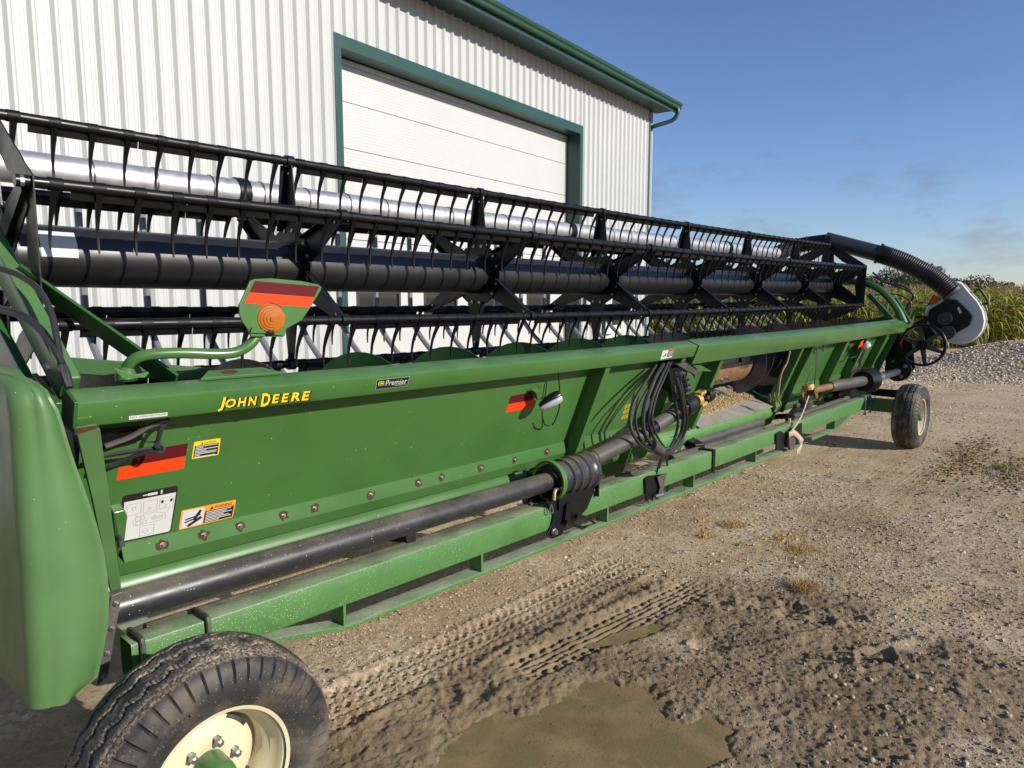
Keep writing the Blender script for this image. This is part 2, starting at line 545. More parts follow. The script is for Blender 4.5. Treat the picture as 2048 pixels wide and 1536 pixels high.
def height(x, y):
    d = damp(x, y)
    pd = puddle(x, y)
    h = 0.020 * fbm(x, y, 1.1, 3, 0.5, 3) + 0.010 * fbm(x, y, 5, 3, 0.5, 7)
    cl = fbm(x, y, 22, 4, 0.6, 11)
    cl2 = fbm(x, y, 60, 3, 0.6, 15)
    h = h + cl * (0.003 + 0.007 * d) + cl2 * (0.0025 + 0.0075 * d)
    # cleated tyre print running beside the cart
    u, v, L_ = seg_uv(x, y, T1A, T1B)
    v = v + 0.02 * np.sin(u * 1.1)
    m = sstep(u, 0, 0.15) * sstep(L_ - u, 0, 0.35) * sstep(0.15 - np.abs(v), 0, 0.012)
    tri = np.abs(((u / 0.062) % 1) - 0.5) * 4 - 1
    rowp = ((v + 0.014 * tri) / 0.056) % 1.0
    ridge = sstep(0.20 - np.abs(rowp - 0.5), 0, 0.10)
    cells = sstep(0.24 - np.abs(((u / 0.062 + 0.5 * (np.floor((v) / 0.056) % 2)) % 1) - 0.5), 0, 0.10)
    prt = -0.020 + 0.021 * np.maximum(ridge, 0.85 * (1 - cells)) + 0.004 * cl
    h = h * (1 - 0.75 * m) + prt * m * (0.75 + 0.6 * fbm(x, y, 3, 2, 0.5, 77))
    rim = sstep(u, 0, 0.2) * sstep(L_ - u, 0, 0.4) * np.exp(-((np.abs(v) - 0.18) / 0.022) ** 2)
    h = h + rim * 0.008 * (1 + 1.5 * cl)
    # smeared rut with long grooves
    u, v, L_ = seg_uv(x, y, T2A, T2B)
    m = sstep(u, 0, 0.1) * sstep(L_ - u, 0, 0.3) * sstep(0.13 - np.abs(v), 0, 0.03)
    h = h * (1 - 0.6 * m) + m * (-0.016 + 0.010 * np.cos(v / 0.040 * 2 * math.pi) + 0.008 * cl + 0.005 * np.sign(np.sin(u / 0.035 * math.pi)) * sstep(np.abs(v), 0.05, 0.07))
    rim = sstep(u, -0.05, 0.1) * sstep(L_ - u, 0, 0.4) * np.exp(-((v - 0.17) / 0.035) ** 2)
    h = h + rim * 0.016 * (0.8 + 1.6 * cl)
    # faint ruts further right
    u, v, L_ = seg_uv(x, y, T3A, T3B)
    v = v + 0.07 * fbm(x, y, 2.5, 3, 0.5, 85)
    m = sstep(u, -0.2, 0.5) * sstep(L_ - u, -0.2, 0.8) * sstep(fbm(x, y, 1.7, 3, 0.5, 88), -0.25, 0.2)
    h = h + m * (-0.011 * np.exp(-(v / 0.10) ** 2) + 0.006 * np.exp(-((np.abs(v) - 0.16) / 0.04) ** 2) * (1 + 2 * cl))
    # boot print with a raised rim
    c, e = g2(1735, 1325), g2(1790, 1290)
    u, v, L_ = seg_uv(x, y, c, e)
    rr = np.sqrt(((u - 0.07) / 0.165) ** 2 + (v / (0.075 + 0.02 * np.sin(u * 18))) ** 2)
    h = h - 0.026 * sstep(1.0 - rr, 0, 0.25) + 0.016 * np.exp(-((rr - 1.08) / 0.13) ** 2) * (1 + 1.2 * cl)
    for (px, py, rad, dep) in ((1575, 1215, 0.07, 0.03), (1640, 1240, 0.06, 0.03), (1530, 1210, 0.06, 0.025), (1850, 1300, 0.08, 0.02), (1440, 1200, 0.06, 0.02), (960, 1380, 0.06, 0.02), (900, 1400, 0.05, 0.02), (1420, 1290, 0.07, 0.02), (1700, 1230, 0.07, 0.02)):
        c = g2(px, py)
        r2 = ((x - c[0]) ** 2 + (y - c[1]) ** 2) / rad ** 2
        h = h - dep * np.exp(-r2) + dep * 0.5 * np.exp(-(np.sqrt(r2) - 1.5) ** 2 * 5) * (0.6 + 1.2 * cl)
    h = h - 0.030 * sstep(pd, -0.05, 0.35)
    return h, d, pd
GX0, GX1, GY0, GY1 = -0.6, 9.6, -1.6, 4.4
def fade(x, y):
    return sstep(x - GX0, 0, 0.8) * sstep(GX1 - x, 0, 1.5) * sstep(y - GY0, 0, 0.6) * sstep(GY1 - y, 0, 0.8)
def ground_material():
    m = bpy.data.materials.new('sandy_yard_soil')
    m.use_nodes = True
    t = m.node_tree
    N, K = t.nodes, t.links.new
    b = N['Principled BSDF']
    geo = N.new('ShaderNodeNewGeometry')
    pos = geo.outputs['Position']
    def noise(scale, detail=5, rgh=0.6):
        n = N.new('ShaderNodeTexNoise')
        n.inputs['Scale'].default_value = scale
        n.inputs['Detail'].default_value = detail
        n.inputs['Roughness'].default_value = rgh
        K(pos, n.inputs['Vector'])
        return n.outputs['Fac']
    def ramp(v, stops):
        r = N.new('ShaderNodeValToRGB')
        e = r.color_ramp.elements
        while len(e) < len(stops): e.new(0.5)
        for k, (p, c) in enumerate(stops):
            e[k].position = p
            e[k].color = (*c, 1)
        K(v, r.inputs['Fac'])
        return r.outputs['Color']
    def mix(f, a, c):
        x = N.new('ShaderNodeMix')
        x.data_type = 'RGBA'
        if isinstance(f, float): x.inputs['Factor'].default_value = f
        else: K(f, x.inputs['Factor'])
        for s_, v in (('A', a), ('B', c)):
            if isinstance(v, tuple): x.inputs[s_].default_value = (*v, 1)
            else: K(v, x.inputs[s_])
        return x.outputs['Result']
    base = ramp(noise(0.8, 6, 0.62), [(0.28, (0.40, 0.305, 0.195)), (0.48, (0.53, 0.42, 0.285)), (0.72, (0.66, 0.56, 0.42))])
    grit = ramp(noise(75, 3, 0.7), [(0.30, (0.36, 0.29, 0.20)), (0.5, (0.75, 0.68, 0.55)), (0.72, (1.0, 0.95, 0.86))])
    x = N.new('ShaderNodeMix')
    x.data_type = 'RGBA'
    x.blend_type = 'MULTIPLY'
    x.inputs['Factor'].default_value = 0.75
    K(base, x.inputs['A'])
    K(grit, x.inputs['B'])
    cur = x.outputs['Result']
    v = N.new('ShaderNodeTexVoronoi')                    # loose small stones in the far yard
    v.inputs['Scale'].default_value = 42
    K(pos, v.inputs['Vector'])
    sc = N.new('ShaderNodeSeparateColor')
    K(v.outputs['Color'], sc.inputs[0])
    stone = ramp(sc.outputs[0], [(0.0, (0.20, 0.155, 0.105)), (0.5, (0.46, 0.37, 0.255)), (1.0, (0.74, 0.64, 0.49))])
    mr = N.new('ShaderNodeMapRange')
    mr.inputs['From Min'].default_value = 0.42
    mr.inputs['From Max'].default_value = 0.70
    mr.inputs['To Max'].default_value = 0.75
    K(noise(1.6, 5, 0.65), mr.inputs['Value'])
    cur = mix(mr.outputs['Result'], cur, stone)
    at_ = N.new('ShaderNodeAttribute')
    at_.attribute_name = 'damp'
    mud = ramp(noise(3.0, 6, 0.6), [(0.3, (0.19, 0.142, 0.084)), (0.52, (0.28, 0.213, 0.132)), (0.75, (0.37, 0.288, 0.186))])
    x2 = N.new('ShaderNodeMix')
    x2.data_type = 'RGBA'
    x2.blend_type = 'MULTIPLY'
    x2.inputs['Factor'].default_value = 0.45
    K(mud, x2.inputs['A'])
    K(grit, x2.inputs['B'])
    cur = mix(at_.outputs['Fac'], cur, x2.outputs['Result'])
    at2 = N.new('ShaderNodeAttribute')
    at2.attribute_name = 'pool'
    silt = ramp(noise(4.5, 5, 0.6), [(0.3, (0.13, 0.105, 0.045)), (0.5, (0.19, 0.14, 0.07)), (0.7, (0.16, 0.14, 0.06))])
    cur = mix(at2.outputs['Fac'], cur, silt)
    K(cur, b.inputs['Base Color'])
    b.inputs['Specular IOR Level'].default_value = 0.25
    rr = N.new('ShaderNodeMapRange')
    rr.inputs['To Min'].default_value = 0.92
    rr.inputs['To Max'].default_value = 0.62
    K(at_.outputs['Fac'], rr.inputs['Value'])
    K(rr.outputs['Result'], b.inputs['Roughness'])
    bp = N.new('ShaderNodeBump')
    bp.inputs['Strength'].default_value = 0.85
    bp.inputs['Distance'].default_value = 0.010
    mm = N.new('ShaderNodeMath')
    mm.operation = 'ADD'
    K(noise(48, 6, 0.72), mm.inputs[0])
    K(noise(170, 4, 0.7), mm.inputs[1])
    K(mm.outputs[0], bp.inputs['Height'])
    K(bp.outputs['Normal'], b.inputs['Normal'])
    return m
GROUND = ground_material()
def grid_axis(lo, hi, step, far_lo, far_hi):             # fine in the middle, growing outwards
    a = list(np.arange(lo, hi + 1e-6, step))
    s_, v = step, hi
    while v < far_hi:
        s_ *= 1.22
        v += s_
        a.append(min(v, far_hi))
    s_, v = step, lo
    while v > far_lo:
        s_ *= 1.22
        v -= s_
        a.insert(0, max(v, far_lo))
    return np.array(a)
ax = grid_axis(1.1, 5.6, 0.0085, -900, 1500)
ay = grid_axis(-0.2, 3.2, 0.0085, -900, 1500)
XX, YY = np.meshgrid(ax, ay, indexing='ij')
hh, dd, pp = height(XX, YY)
fd = fade(XX, YY)
hh = hh * fd
nx_, ny_ = XX.shape
idx = np.arange(nx_ * ny_).reshape(nx_, ny_)
quads = np.stack([idx[:-1, :-1], idx[1:, :-1], idx[1:, 1:], idx[:-1, 1:]], -1).reshape(-1, 4)
gme = np_mesh('ground', np.stack([XX, YY, hh], -1).reshape(-1, 3), quads, GROUND, True,
              {'damp': (dd * fd).ravel(), 'pool': (sstep(pp, 0.02, 0.30) * fd).ravel()})
ground = bpy.data.objects.new('ground', gme)
COL.objects.link(ground)
ground['kind'] = 'structure'
ground['label'] = 'sandy farmyard ground with tyre prints and damp mud'
# standing water in the hollow
wm = mat('muddy_water', (0.205, 0.145, 0.072), 0.34, var=0.35, vscale=3.2, patch=((0.165, 0.130, 0.058), 4.0, 0.50), specks=((0.060, 0.044, 0.022), 52, 0.24, 0.40), bump=(70, 0.45, 0.004), spec=0.15)
wz = -0.0175
px_ = np.arange(1.2, 4.2, 0.02)
py_ = np.arange(0.3, 2.6, 0.02)
PX, PY = np.meshgrid(px_, py_, indexing='ij')
hw, _, pw = height(PX, PY)
ok = ((pw > 0.03) & (hw * fade(PX, PY) < wz + 0.02))
ids = -np.ones(PX.shape, int)
Fw = []
cellok = ok[:-1, :-1] & ok[1:, :-1] & ok[1:, 1:] & ok[:-1, 1:]
ii, jj = np.nonzero(cellok)
used = np.zeros(PX.shape, bool)
for di, dj in ((0, 0), (1, 0), (1, 1), (0, 1)): used[ii + di, jj + dj] = True
ids[used] = np.arange(used.sum())
Fw = np.stack([ids[ii, jj], ids[ii + 1, jj], ids[ii + 1, jj + 1], ids[ii, jj + 1]], -1)
Vw = np.stack([PX[used], PY[used], np.full(used.sum(), wz)], -1)
pud = bpy.data.objects.new('puddle', np_mesh('puddle', Vw, Fw, wm))
COL.objects.link(pud)
pud['kind'] = 'structure'
pud['label'] = 'shallow brown puddle in the damp mud'
def hz(x, y):
    h, _, _ = height(np.array([x], float), np.array([y], float))
    return float(h[0] * fade(np.array([x], float), np.array([y], float))[0])

# ---- loose stones (many: one object each scatter)
def stone_material(name, lo, mid, hi):
    m = bpy.data.materials.new(name)
    m.use_nodes = True
    t = m.node_tree
    b = t.nodes['Principled BSDF']
    a = t.nodes.new('ShaderNodeAttribute')
    a.attribute_name = 'tone'
    r = t.nodes.new('ShaderNodeValToRGB')
    r.color_ramp.elements[0].color = (*lo, 1)
    r.color_ramp.elements[1].color = (*hi, 1)
    e = r.color_ramp.elements.new(0.5)
    e.color = (*mid, 1)
    t.links.new(a.outputs['Fac'], r.inputs['Fac'])
    t.links.new(r.outputs['Color'], b.inputs['Base Color'])
    b.inputs['Roughness'].default_value = 0.8
    b.inputs['Specular IOR Level'].default_value = 0.3
    return m
def stone_shape(k):
    if k == 0:
        V = np.array([(1, 0, 0), (-1, 0, 0), (0, 1, 0), (0, -1, 0), (0, 0, 1), (0, 0, -1)], float)
        Fs = np.array([(0, 2, 4), (2, 1, 4), (1, 3, 4), (3, 0, 4), (2, 0, 5), (1, 2, 5), (3, 1, 5), (0, 3, 5)])
        return V, Fs
    p = (1 + 5 ** 0.5) / 2
    V = np.array([(-1, p, 0), (1, p, 0), (-1, -p, 0), (1, -p, 0), (0, -1, p), (0, 1, p), (0, -1, -p), (0, 1, -p), (p, 0, -1), (p, 0, 1), (-p, 0, -1), (-p, 0, 1)]) / math.hypot(1, p)
    Fs = np.array([(0, 11, 5), (0, 5, 1), (0, 1, 7), (0, 7, 10), (0, 10, 11), (1, 5, 9), (5, 11, 4), (11, 10, 2), (10, 7, 6), (7, 1, 8), (3, 9, 4), (3, 4, 2), (3, 2, 6), (3, 6, 8), (3, 8, 9), (4, 9, 5), (2, 4, 11), (6, 2, 10), (8, 6, 7), (9, 8, 1)])
    return V, Fs
def scatter(name, P, R, m, shape=1, squash=0.65, smooth=False, seed=5, dirt=None):
    g = np.random.default_rng(seed)
    V, Fs = stone_shape(shape)
    n = len(P)
    sc = R[:, None] * np.stack([g.uniform(0.75, 1.25, n), g.uniform(0.75, 1.25, n), g.uniform(squash * 0.75, squash * 1.25, n)], -1)
    jit = 1 + g.uniform(-0.22, 0.22, (n, len(V), 1))
    a = g.uniform(0, 6.283, n)
    b = g.uniform(-0.5, 0.5, n)
    X = V[None] * jit * sc[:, None, :]
    ca, sa, cb, sb = np.cos(a)[:, None], np.sin(a)[:, None], np.cos(b)[:, None], np.sin(b)[:, None]
    y1 = X[..., 1] * cb - X[..., 2] * sb
    z1 = X[..., 1] * sb + X[..., 2] * cb
    X = np.stack([X[..., 0] * ca - y1 * sa, X[..., 0] * sa + y1 * ca, z1], -1) + P[:, None, :]
    Fa = (Fs[None] + (np.arange(n) * len(V))[:, None, None]).reshape(-1, 3)
    o = bpy.data.objects.new(name, np_mesh(name, X.reshape(-1, 3), Fa, m, smooth, {'tone': np.repeat(g.random(n) * (1 if dirt is None else 1 - 0.75 * dirt), len(V))}))
    COL.objects.link(o)
    return o
PEB = stone_material('pebble_stone', (0.14, 0.11, 0.08), (0.34, 0.27, 0.18), (0.52, 0.44, 0.33))
n = 34000
gx = np.concatenate([RNG.uniform(1.2, 7.5, n), RNG.uniform(3, 14, 26000)])
gy = np.concatenate([RNG.uniform(0.0, 3.2, n), RNG.uniform(-1.0, 4.0, 26000)])
dens = vnoise(gx, gy, 1.3, 90) + vnoise(gx, gy, 4, 91) * 0.6
_, dv, pv = height(gx, gy)
keep = (dens + 0.32 - 0.38 * dv > RNG.uniform(-0.3, 0.5, len(gx))) & (pv < -0.02)
gx, gy = gx[keep], gy[keep]
gr = RNG.gamma(1.6, 0.0016, len(gx)) + 0.0018
gr[:n // 2] *= 1.0
hzz, dmp, _ = height(gx, gy)
gr = gr * (1 + 0.05 * gx)
o = scatter('pebbles', np.stack([gx, gy, hzz * fade(gx, gy) + gr * 0.25], -1), gr, PEB, shape=0, dirt=dmp * fade(gx, gy))
o['kind'] = 'stuff'
o['label'] = 'loose pebbles and grit scattered over the yard'
# bigger stones lying in the near right corner
bs = RNG.random((110, 2))
bp_ = np.array([g2(1650 + 420 * a, 1290 + 240 * b) for a, b in bs])
br = RNG.gamma(2, 0.0028, 110) + 0.004
hzz, dmp, _ = height(bp_[:, 0], bp_[:, 1])
o = scatter('loose_stones', np.stack([bp_[:, 0], bp_[:, 1], hzz + br * 0.3], -1), br, PEB, squash=0.7, seed=8, smooth=True, dirt=dmp * 0.5)
o['kind'] = 'stuff'
o['label'] = 'rounded loose stones scattered on damp earth beside the puddle'
# spilt grain under the header
n = 9000
gx = RNG.uniform(1.9, 6.6, n)
gy = RNG.normal(3.7, 0.42, n)
hzz, _, _ = height(gx, gy)
KERN = stone_material('spilt_kernel', (0.30, 0.20, 0.09), (0.48, 0.35, 0.17), (0.62, 0.50, 0.30))
o = scatter('spilt_grain', np.stack([gx, gy, hzz * fade(gx, gy) + 0.002], -1), np.full(n, 0.0055), KERN, shape=0, seed=9)
o['kind'] = 'stuff'
o['label'] = 'tan grain spilt on the ground under the header'
# gravel heap behind the far wheel
def heap(x, y):
    dx, dy = x - 22.3, y + 0.03
    ca, sa = math.cos(0.834), math.sin(0.834)
    u, v = dx * ca - dy * sa, dx * sa + dy * ca          # u across the view, v away
    r = np.sqrt((u / 7.6) ** 2 + (v / 3.4) ** 2) + 0.18 * vnoise(x, y, 0.5, 120) + 0.05 * vnoise(x, y, 1.6, 121)
    return 0.92 * sstep(1 - r, 0, 0.85) - 0.02
ux = np.arange(13.5, 31.5, 0.12)
uy = np.arange(-9.0, 7.5, 0.12)
UX, UY = np.meshgrid(ux, uy, indexing='ij')
UZ = heap(UX, UY)
idx = np.arange(UX.size).reshape(UX.shape)
q = np.stack([idx[:-1, :-1], idx[1:, :-1], idx[1:, 1:], idx[:-1, 1:]], -1).reshape(-1, 4)
GRAVB = mat('gravel_bed', (0.32, 0.26, 0.19), 0.9, var=0.5, vscale=26, bump=(24, 0.9, 0.03))
hv = np.stack([UX, UY, UZ], -1).reshape(-1, 3)
keepq = (UZ.ravel()[q] > -0.015).any(1)
hp_me = np_mesh('gravel_heap', hv, q[keepq], GRAVB)
ho = bpy.data.objects.new('gravel_heap', hp_me)
COL.objects.link(ho)
tag(ho, 'low heap of pale grey gravel between yard and corn', 'gravel heap', kind='stuff')
n = 80000
sx = RNG.uniform(13.8, 30, n)
sy = RNG.uniform(-8, 7, n)
sz = heap(sx, sy)
vis = (sz > -0.012) & ((0.741 * (sx - 22.3) + 0.672 * (sy + 0.03)) < 1.6) & ((0.672 * (sx - 22.3) - 0.741 * (sy + 0.03)) < 2.5)
sx, sy, sz = sx[vis], sy[vis], sz[vis]
GRAVS = stone_material('gravel_stone', (0.15, 0.112, 0.078), (0.50, 0.40, 0.275), (0.86, 0.74, 0.55))
sr = RNG.uniform(0.012, 0.027, len(sx))
o = scatter('gravel_stones', np.stack([sx, sy, sz + sr * 0.25], -1), sr, GRAVS, shape=1, seed=21)
o['kind'] = 'stuff'
o['label'] = 'pale rounded gravel stones covering the heap'
# loose stones round the foot of the heap
n = 16000
sx = RNG.uniform(10, 19, n)
sy = RNG.uniform(-4, 8.5, n)
kp = RNG.random(n) < np.clip((0.741 * sx + 0.672 * sy - 9.2) / 4.5, 0, 1) * (0.35 + vnoise(sx, sy, 0.8, 130))
sx, sy = sx[kp], sy[kp]
sr = RNG.uniform(0.010, 0.024, len(sx))
o = scatter('foot_gravel', np.stack([sx, sy, np.maximum(heap(sx, sy), 0) + sr * 0.2], -1), sr, GRAVS, shape=0, seed=22)
o['kind'] = 'stuff'
o['label'] = 'thin spread of gravel at the foot of the heap'
# dark crumbled soil with straw beside the far wheel
n = 5200
c = np.array([g2(2030, 945), g2(1925, 916), g2(2070, 975)])
pick = RNG.integers(0, 3, n)
sp = c[pick] + RNG.normal(0, 1, (n, 2)) * np.array([[0.55, 0.20], [0.75, 0.11], [0.4, 0.22]])[pick]
sr = RNG.gamma(1.4, 0.0032, n) + 0.0022
DSOIL = stone_material('dark_crumbly_soil', (0.06, 0.042, 0.025), (0.17, 0.115, 0.055), (0.42, 0.29, 0.13))
o = scatter('dark_soil_crumbs', np.stack([sp[:, 0], sp[:, 1], sr * 0.3], -1), sr, DSOIL, seed=23)
o['kind'] = 'stuff'
o['label'] = 'dark crumbled soil strewn on the yard near the far wheel'
# straw tufts on the yard
def tuft(px, py, rad, nb, hgt, label, m=STRAW, up=0.22):
    c = g2(px, py)
    z = hz(c[0], c[1])
    mb = MB()
    for k in range(nb * 2):
        a = random.uniform(0, 6.283)
        r = rad * random.random() ** 0.8
        p = Vector((c[0] + r * math.cos(a), c[1] + r * math.sin(a) * 0.8, z - 0.004))
        d = Vector((random.gauss(0, 1), random.gauss(0, 1), abs(random.gauss(up * 0.8, up)))).normalized()
        ln = random.uniform(0.3, 1.0) * hgt
        sd = d.cross(Vector((0, 0, 1))).normalized() * random.uniform(0.0008, 0.0017)
        e = p + d * ln
        mid = p + d * ln * 0.55 + Vector((0, 0, ln * 0.12))
        mb.add([p - sd, p + sd, mid - sd, mid + sd, e], [(0, 1, 3, 2), (2, 3, 4)])
    # matted core
    for k in range(26):
        a = random.uniform(0, 6.283)
        r = rad * 0.7 * random.random()
        q = Vector((c[0] + r * math.cos(a), c[1] + r * math.sin(a) * 0.8, z))
        s_ = random.uniform(0.006, 0.018)
        mb.add([q + Vector((s_, 0, 0)), q + Vector((0, s_, 0)), q - Vector((s_, 0, 0)), q - Vector((0, s_, 0)), q + Vector((0, 0, s_ * 1.3))], [(0, 1, 4), (1, 2, 4), (2, 3, 4), (3, 0, 4)])
    o = mb.build('straw_tuft' if m is STRAW else 'weed', m, None, 0, sg=False)
    tag(o, label, 'straw' if m is STRAW else 'weed')
tuft(1608, 1178, 0.085, 700, 0.085, 'upright tan straw tuft standing alone on bare damp earth near the boot print', up=0.45)
tuft(1606, 1098, 0.135, 900, 0.06, 'round matted tan straw clump with a dark clod beside it')
tuft(1410, 1070, 0.085, 500, 0.05, 'small tan straw clump closest to the cart rail')
tuft(1466, 1048, 0.12, 600, 0.07, 'loose straw tuft with long pale stalks lying beside it')
tuft(1404, 1042, 0.07, 220, 0.05, 'thin wisp of straw lying by the cart rail beyond the small clump')
tuft(1560, 1075, 0.26, 420, 0.08, 'thin scatter of dry straw between the straw clumps', up=0.1)
tuft(2005, 935, 0.12, 150, 0.09, 'green weed tuft growing in the dark crumbled soil', WEED, up=1.0)
tuft(1484, 1090, 0.05, 70, 0.05, 'tiny green weed sprouting among the straw', WEED, up=0.8)

# ================================================================== BUILDING
WA = math.radians(6.1)
WD = Vector((math.cos(WA), math.sin(WA), 0))             # along the wall
WN = Vector((-math.sin(WA), math.cos(WA), 0))            # into the building
W0 = Vector((5.45, 8.0, 0))                              # left jamb of the big door at ground level
def WP(s, n, z): return W0 + WD * s + WN * n + Vector((0, 0, z))
def wpix(px, py, n=0.0):
    d = ray(px, py)
    w = EYEP + d * ((W0 + WN * n - EYEP).dot(WN) / d.dot(WN))
    return (w - W0).dot(WD), w.z
S0, S1 = -9.5, 9.14
EAVE = 6.05
DR0, DR1, DTOP = 0.06, 6.09, 5.0
shed = thing('machine_shed', WP(0, 0, 0), 'white ribbed steel machine shed with dark green trim and big overhead door', 'building')
PITCHR = 0.19
def wbox(mb, s0, s1, n0, n1, z0, z1):
    mb.box(WP((s0 + s1) / 2, (n0 + n1) / 2, (z0 + z1) / 2), WD * (s1 - s0) / 2, WN * (n1 - n0) / 2, Vector((0, 0, (z1 - z0) / 2)))
    return mb
def siding_mesh(w, z0, z1):                              # ribbed sheet, its left edge at the origin
    prof = []
    k = round(w / PITCHR)
    for i in range(k):
        a = i * PITCHR
        prof += [(a, 0), (a + 0.050, 0), (a + 0.055, -0.003), (a + 0.063, -0.003), (a + 0.068, 0), (a + 0.085, 0), (a + 0.089, -0.003), (a + 0.096, -0.003), (a + 0.100, 0), (a + 0.108, 0), (a + 0.138, -0.035), (a + 0.162, -0.034), (a + 0.187, 0)]
    prof.append((w, 0))
    mb = MB()
    for s_, n_ in prof:
        p = WD * s_ + WN * n_
        mb.v += [(p.x, p.y, z0), (p.x, p.y, z1)]
    for i in range(len(prof) - 1):
        a = 2 * i
        mb.f.append((a, a + 2, a + 3, a + 1))
    me = bpy.data.meshes.new('siding_sheet')
    me.from_pydata(mb.v, [], mb.f)
    me.materials.append(WALL)
    return me
SHW = PITCHR * 4
full, above = siding_mesh(SHW, 0, EAVE - 0.02), siding_mesh(SHW, DTOP, EAVE - 0.02)
cuts = {}
s_ = S0
edge_l = DR0
x = DR0
k = 0
while x - SHW > S0:
    x -= SHW
    inst(full, 'siding_sheet', WP(x, 0, 0) + Vector((0, 0, 0)), shed)
x = DR0
while x < DR1 - 0.01:
    w = min(SHW, DR1 - x)
    me = above if abs(w - SHW) < 1e-4 else siding_mesh(PITCHR * max(1, round(w / PITCHR)), DTOP, EAVE - 0.02)
    inst(me, 'siding_sheet', WP(x, 0, 0), shed)
    x += SHW
x = DR1
while x < S1 - 0.01:
    w = min(SHW, S1 - x)
    me = full if abs(w - SHW) < 1e-4 else siding_mesh(PITCHR * max(1, round(w / PITCHR)), 0, EAVE - 0.02)
    inst(me, 'siding_sheet', WP(x, 0, 0), shed)
    x += SHW
# screw heads in level rows
mb = MB()
for z in (0.6, 1.5, 2.45, 3.35, 4.25, 5.15, 5.7):
    s_ = S0
    i = -60
    while True:
        s_ = DR0 + i * PITCHR + 0.120
        i += 1
        if s_ > S1: break
        if s_ < S0 or (DR0 - 0.02 < s_ < DR1 and z < DTOP + 0.05): continue
        c = WP(s_, -0.0015, z + random.uniform(-0.008, 0.008))
        mb.box(c, WD * 0.006, WN * 0.003, Vector((0, 0, 0.006)))
sc = mb.build('siding_screws', mat('screw_head', (0.30, 0.29, 0.27), 0.5, metal=0.5), shed, 0, sg=False)
sc['kind'] = 'stuff'
# the rest of the shell: gable wall and back
mb = MB()
wbox(mb, S0, S1 - 0.03, 0.10, 0.14, 0, 0.02)
wbox(mb, S1 - 0.05, S1 - 0.02, 0.02, 14, 0, EAVE)
wbox(mb, S0, S1, 13.9, 14, 0, EAVE)
wbox(mb, S0 - 0.03, S0, 0.02, 14, 0, EAVE)
mb.build('shell_wall', WALL, shed, 0, sg=False)
# trim round the door opening, corner trim, base
for a in ((DR0 - 0.06, DR0 + 0.045, -0.042, 0.30, 0, DTOP + 0.105), (DR1 - 0.045, DR1 + 0.06, -0.042, 0.30, 0, DTOP + 0.105)):
    wbox(MB(), *a).build('door_jamb_trim', TRIM, shed, 0, 0.004, sg=False)
wbox(MB(), DR0 + 0.045, DR1 - 0.045, -0.040, 0.30, DTOP - 0.06, DTOP + 0.103).build('door_head_trim', TRIM, shed, 0, 0.004, sg=False)
wbox(MB(), S1 - 0.06, S1 + 0.03, -0.042, 0.08, 0, EAVE - 0.02).build('corner_trim', TRIM, shed, 0, 0.004, sg=False)
wbox(MB(), S0, DR0 - 0.062, -0.040, 0.06, 0, 0.10).build('base_trim', TRIM, shed, 0, 0.003, sg=False)
wbox(MB(), DR1 + 0.062, S1 - 0.062, -0.040, 0.06, 0, 0.10).build('base_trim', TRIM, shed, 0, 0.003, sg=False)
# sectional overhead door, set back in the opening
DREC = 0.28
PH = 0.605
door = wbox(MB(), DR0 + 0.02, DR1 - 0.02, DREC + 0.05, DREC + 0.06, 0, DTOP + 0.02).build('overhead_door', DARKGAP, shed, 0, sg=False)
zz = wpix(682, 201, DREC)[1]
zb = zz - PH * math.floor(zz / PH)
rows = [0.02] + [zb + k * PH for k in range(0 if zb > 0.25 else 1, 9)]
rows = [z for z in rows if z < DTOP - 0.05] + [DTOP + 0.02]
WINROW = [i for i in range(len(rows) - 1) if rows[i] < 1.68 < rows[i + 1]][0]
wins = []
for (a, b) in ((716, 798), (850, 912), (968, 1012), (1055, 1098)):
    wins.append((wpix(a, 600, DREC)[0], wpix(b, 600, DREC)[0]))
wt, wbm = wpix(760, 586, DREC)[1], wpix(760, 616, DREC)[1]
wt = min(wt, rows[WINROW + 1] - 0.08)
wbm = max(wt - 0.33, rows[WINROW] + 0.08)
for i in range(len(rows) - 1):
    mb = MB()
    a, b = rows[i] + 0.005, rows[i + 1] - 0.005
    if i == WINROW:
        s_ = DR0 + 0.03
        for (w0, w1) in wins:
            wbox(mb, s_, w0, DREC, DREC + 0.045, a, b)
            wbox(mb, w0, w1, DREC, DREC + 0.045, a, wbm)
            wbox(mb, w0, w1, DREC, DREC + 0.045, wt, b)
            s_ = w1
        wbox(mb, s_, DR1 - 0.09, DREC, DREC + 0.045, a, b)
    else:
        wbox(mb, DR0 + 0.03, DR1 - 0.09, DREC, DREC + 0.045, a, b)
        for k in range(1, 14):                           # pressed micro ribs across the section
            z = a + (b - a) * k / 14
            wbox(mb, DR0 + 0.04, DR1 - 0.10, DREC - 0.0015, DREC + 0.001, z - 0.006, z + 0.006)
    mb.build('door_section', DOORM, door, 0, sg=False)
for (w0, w1) in wins:
    mb = MB()
    for a in ((w0 - 0.03, w0 + 0.012, wbm - 0.03, wt + 0.03), (w1 - 0.012, w1 + 0.03, wbm - 0.03, wt + 0.03), (w0 + 0.012, w1 - 0.012, wbm - 0.03, wbm + 0.012), (w0 + 0.012, w1 - 0.012, wt - 0.012, wt + 0.03)):
        wbox(mb, a[0], a[1], DREC - 0.012, DREC + 0.002, a[2], a[3])
    mb.build('window_frame', DARKGAP, door, 0, 0.002, sg=False)
    wbox(MB(), w0 + 0.005, w1 - 0.005, DREC + 0.012, DREC + 0.018, wbm + 0.005, wt - 0.005).build('window_pane', GLASS, door, 0, sg=False)
wbox(MB(), DR1 - 0.085, DR1 - 0.046, DREC - 0.02, DREC + 0.04, 0, DTOP - 0.06).build('door_track', TRACKM, shed, 0, sg=False)
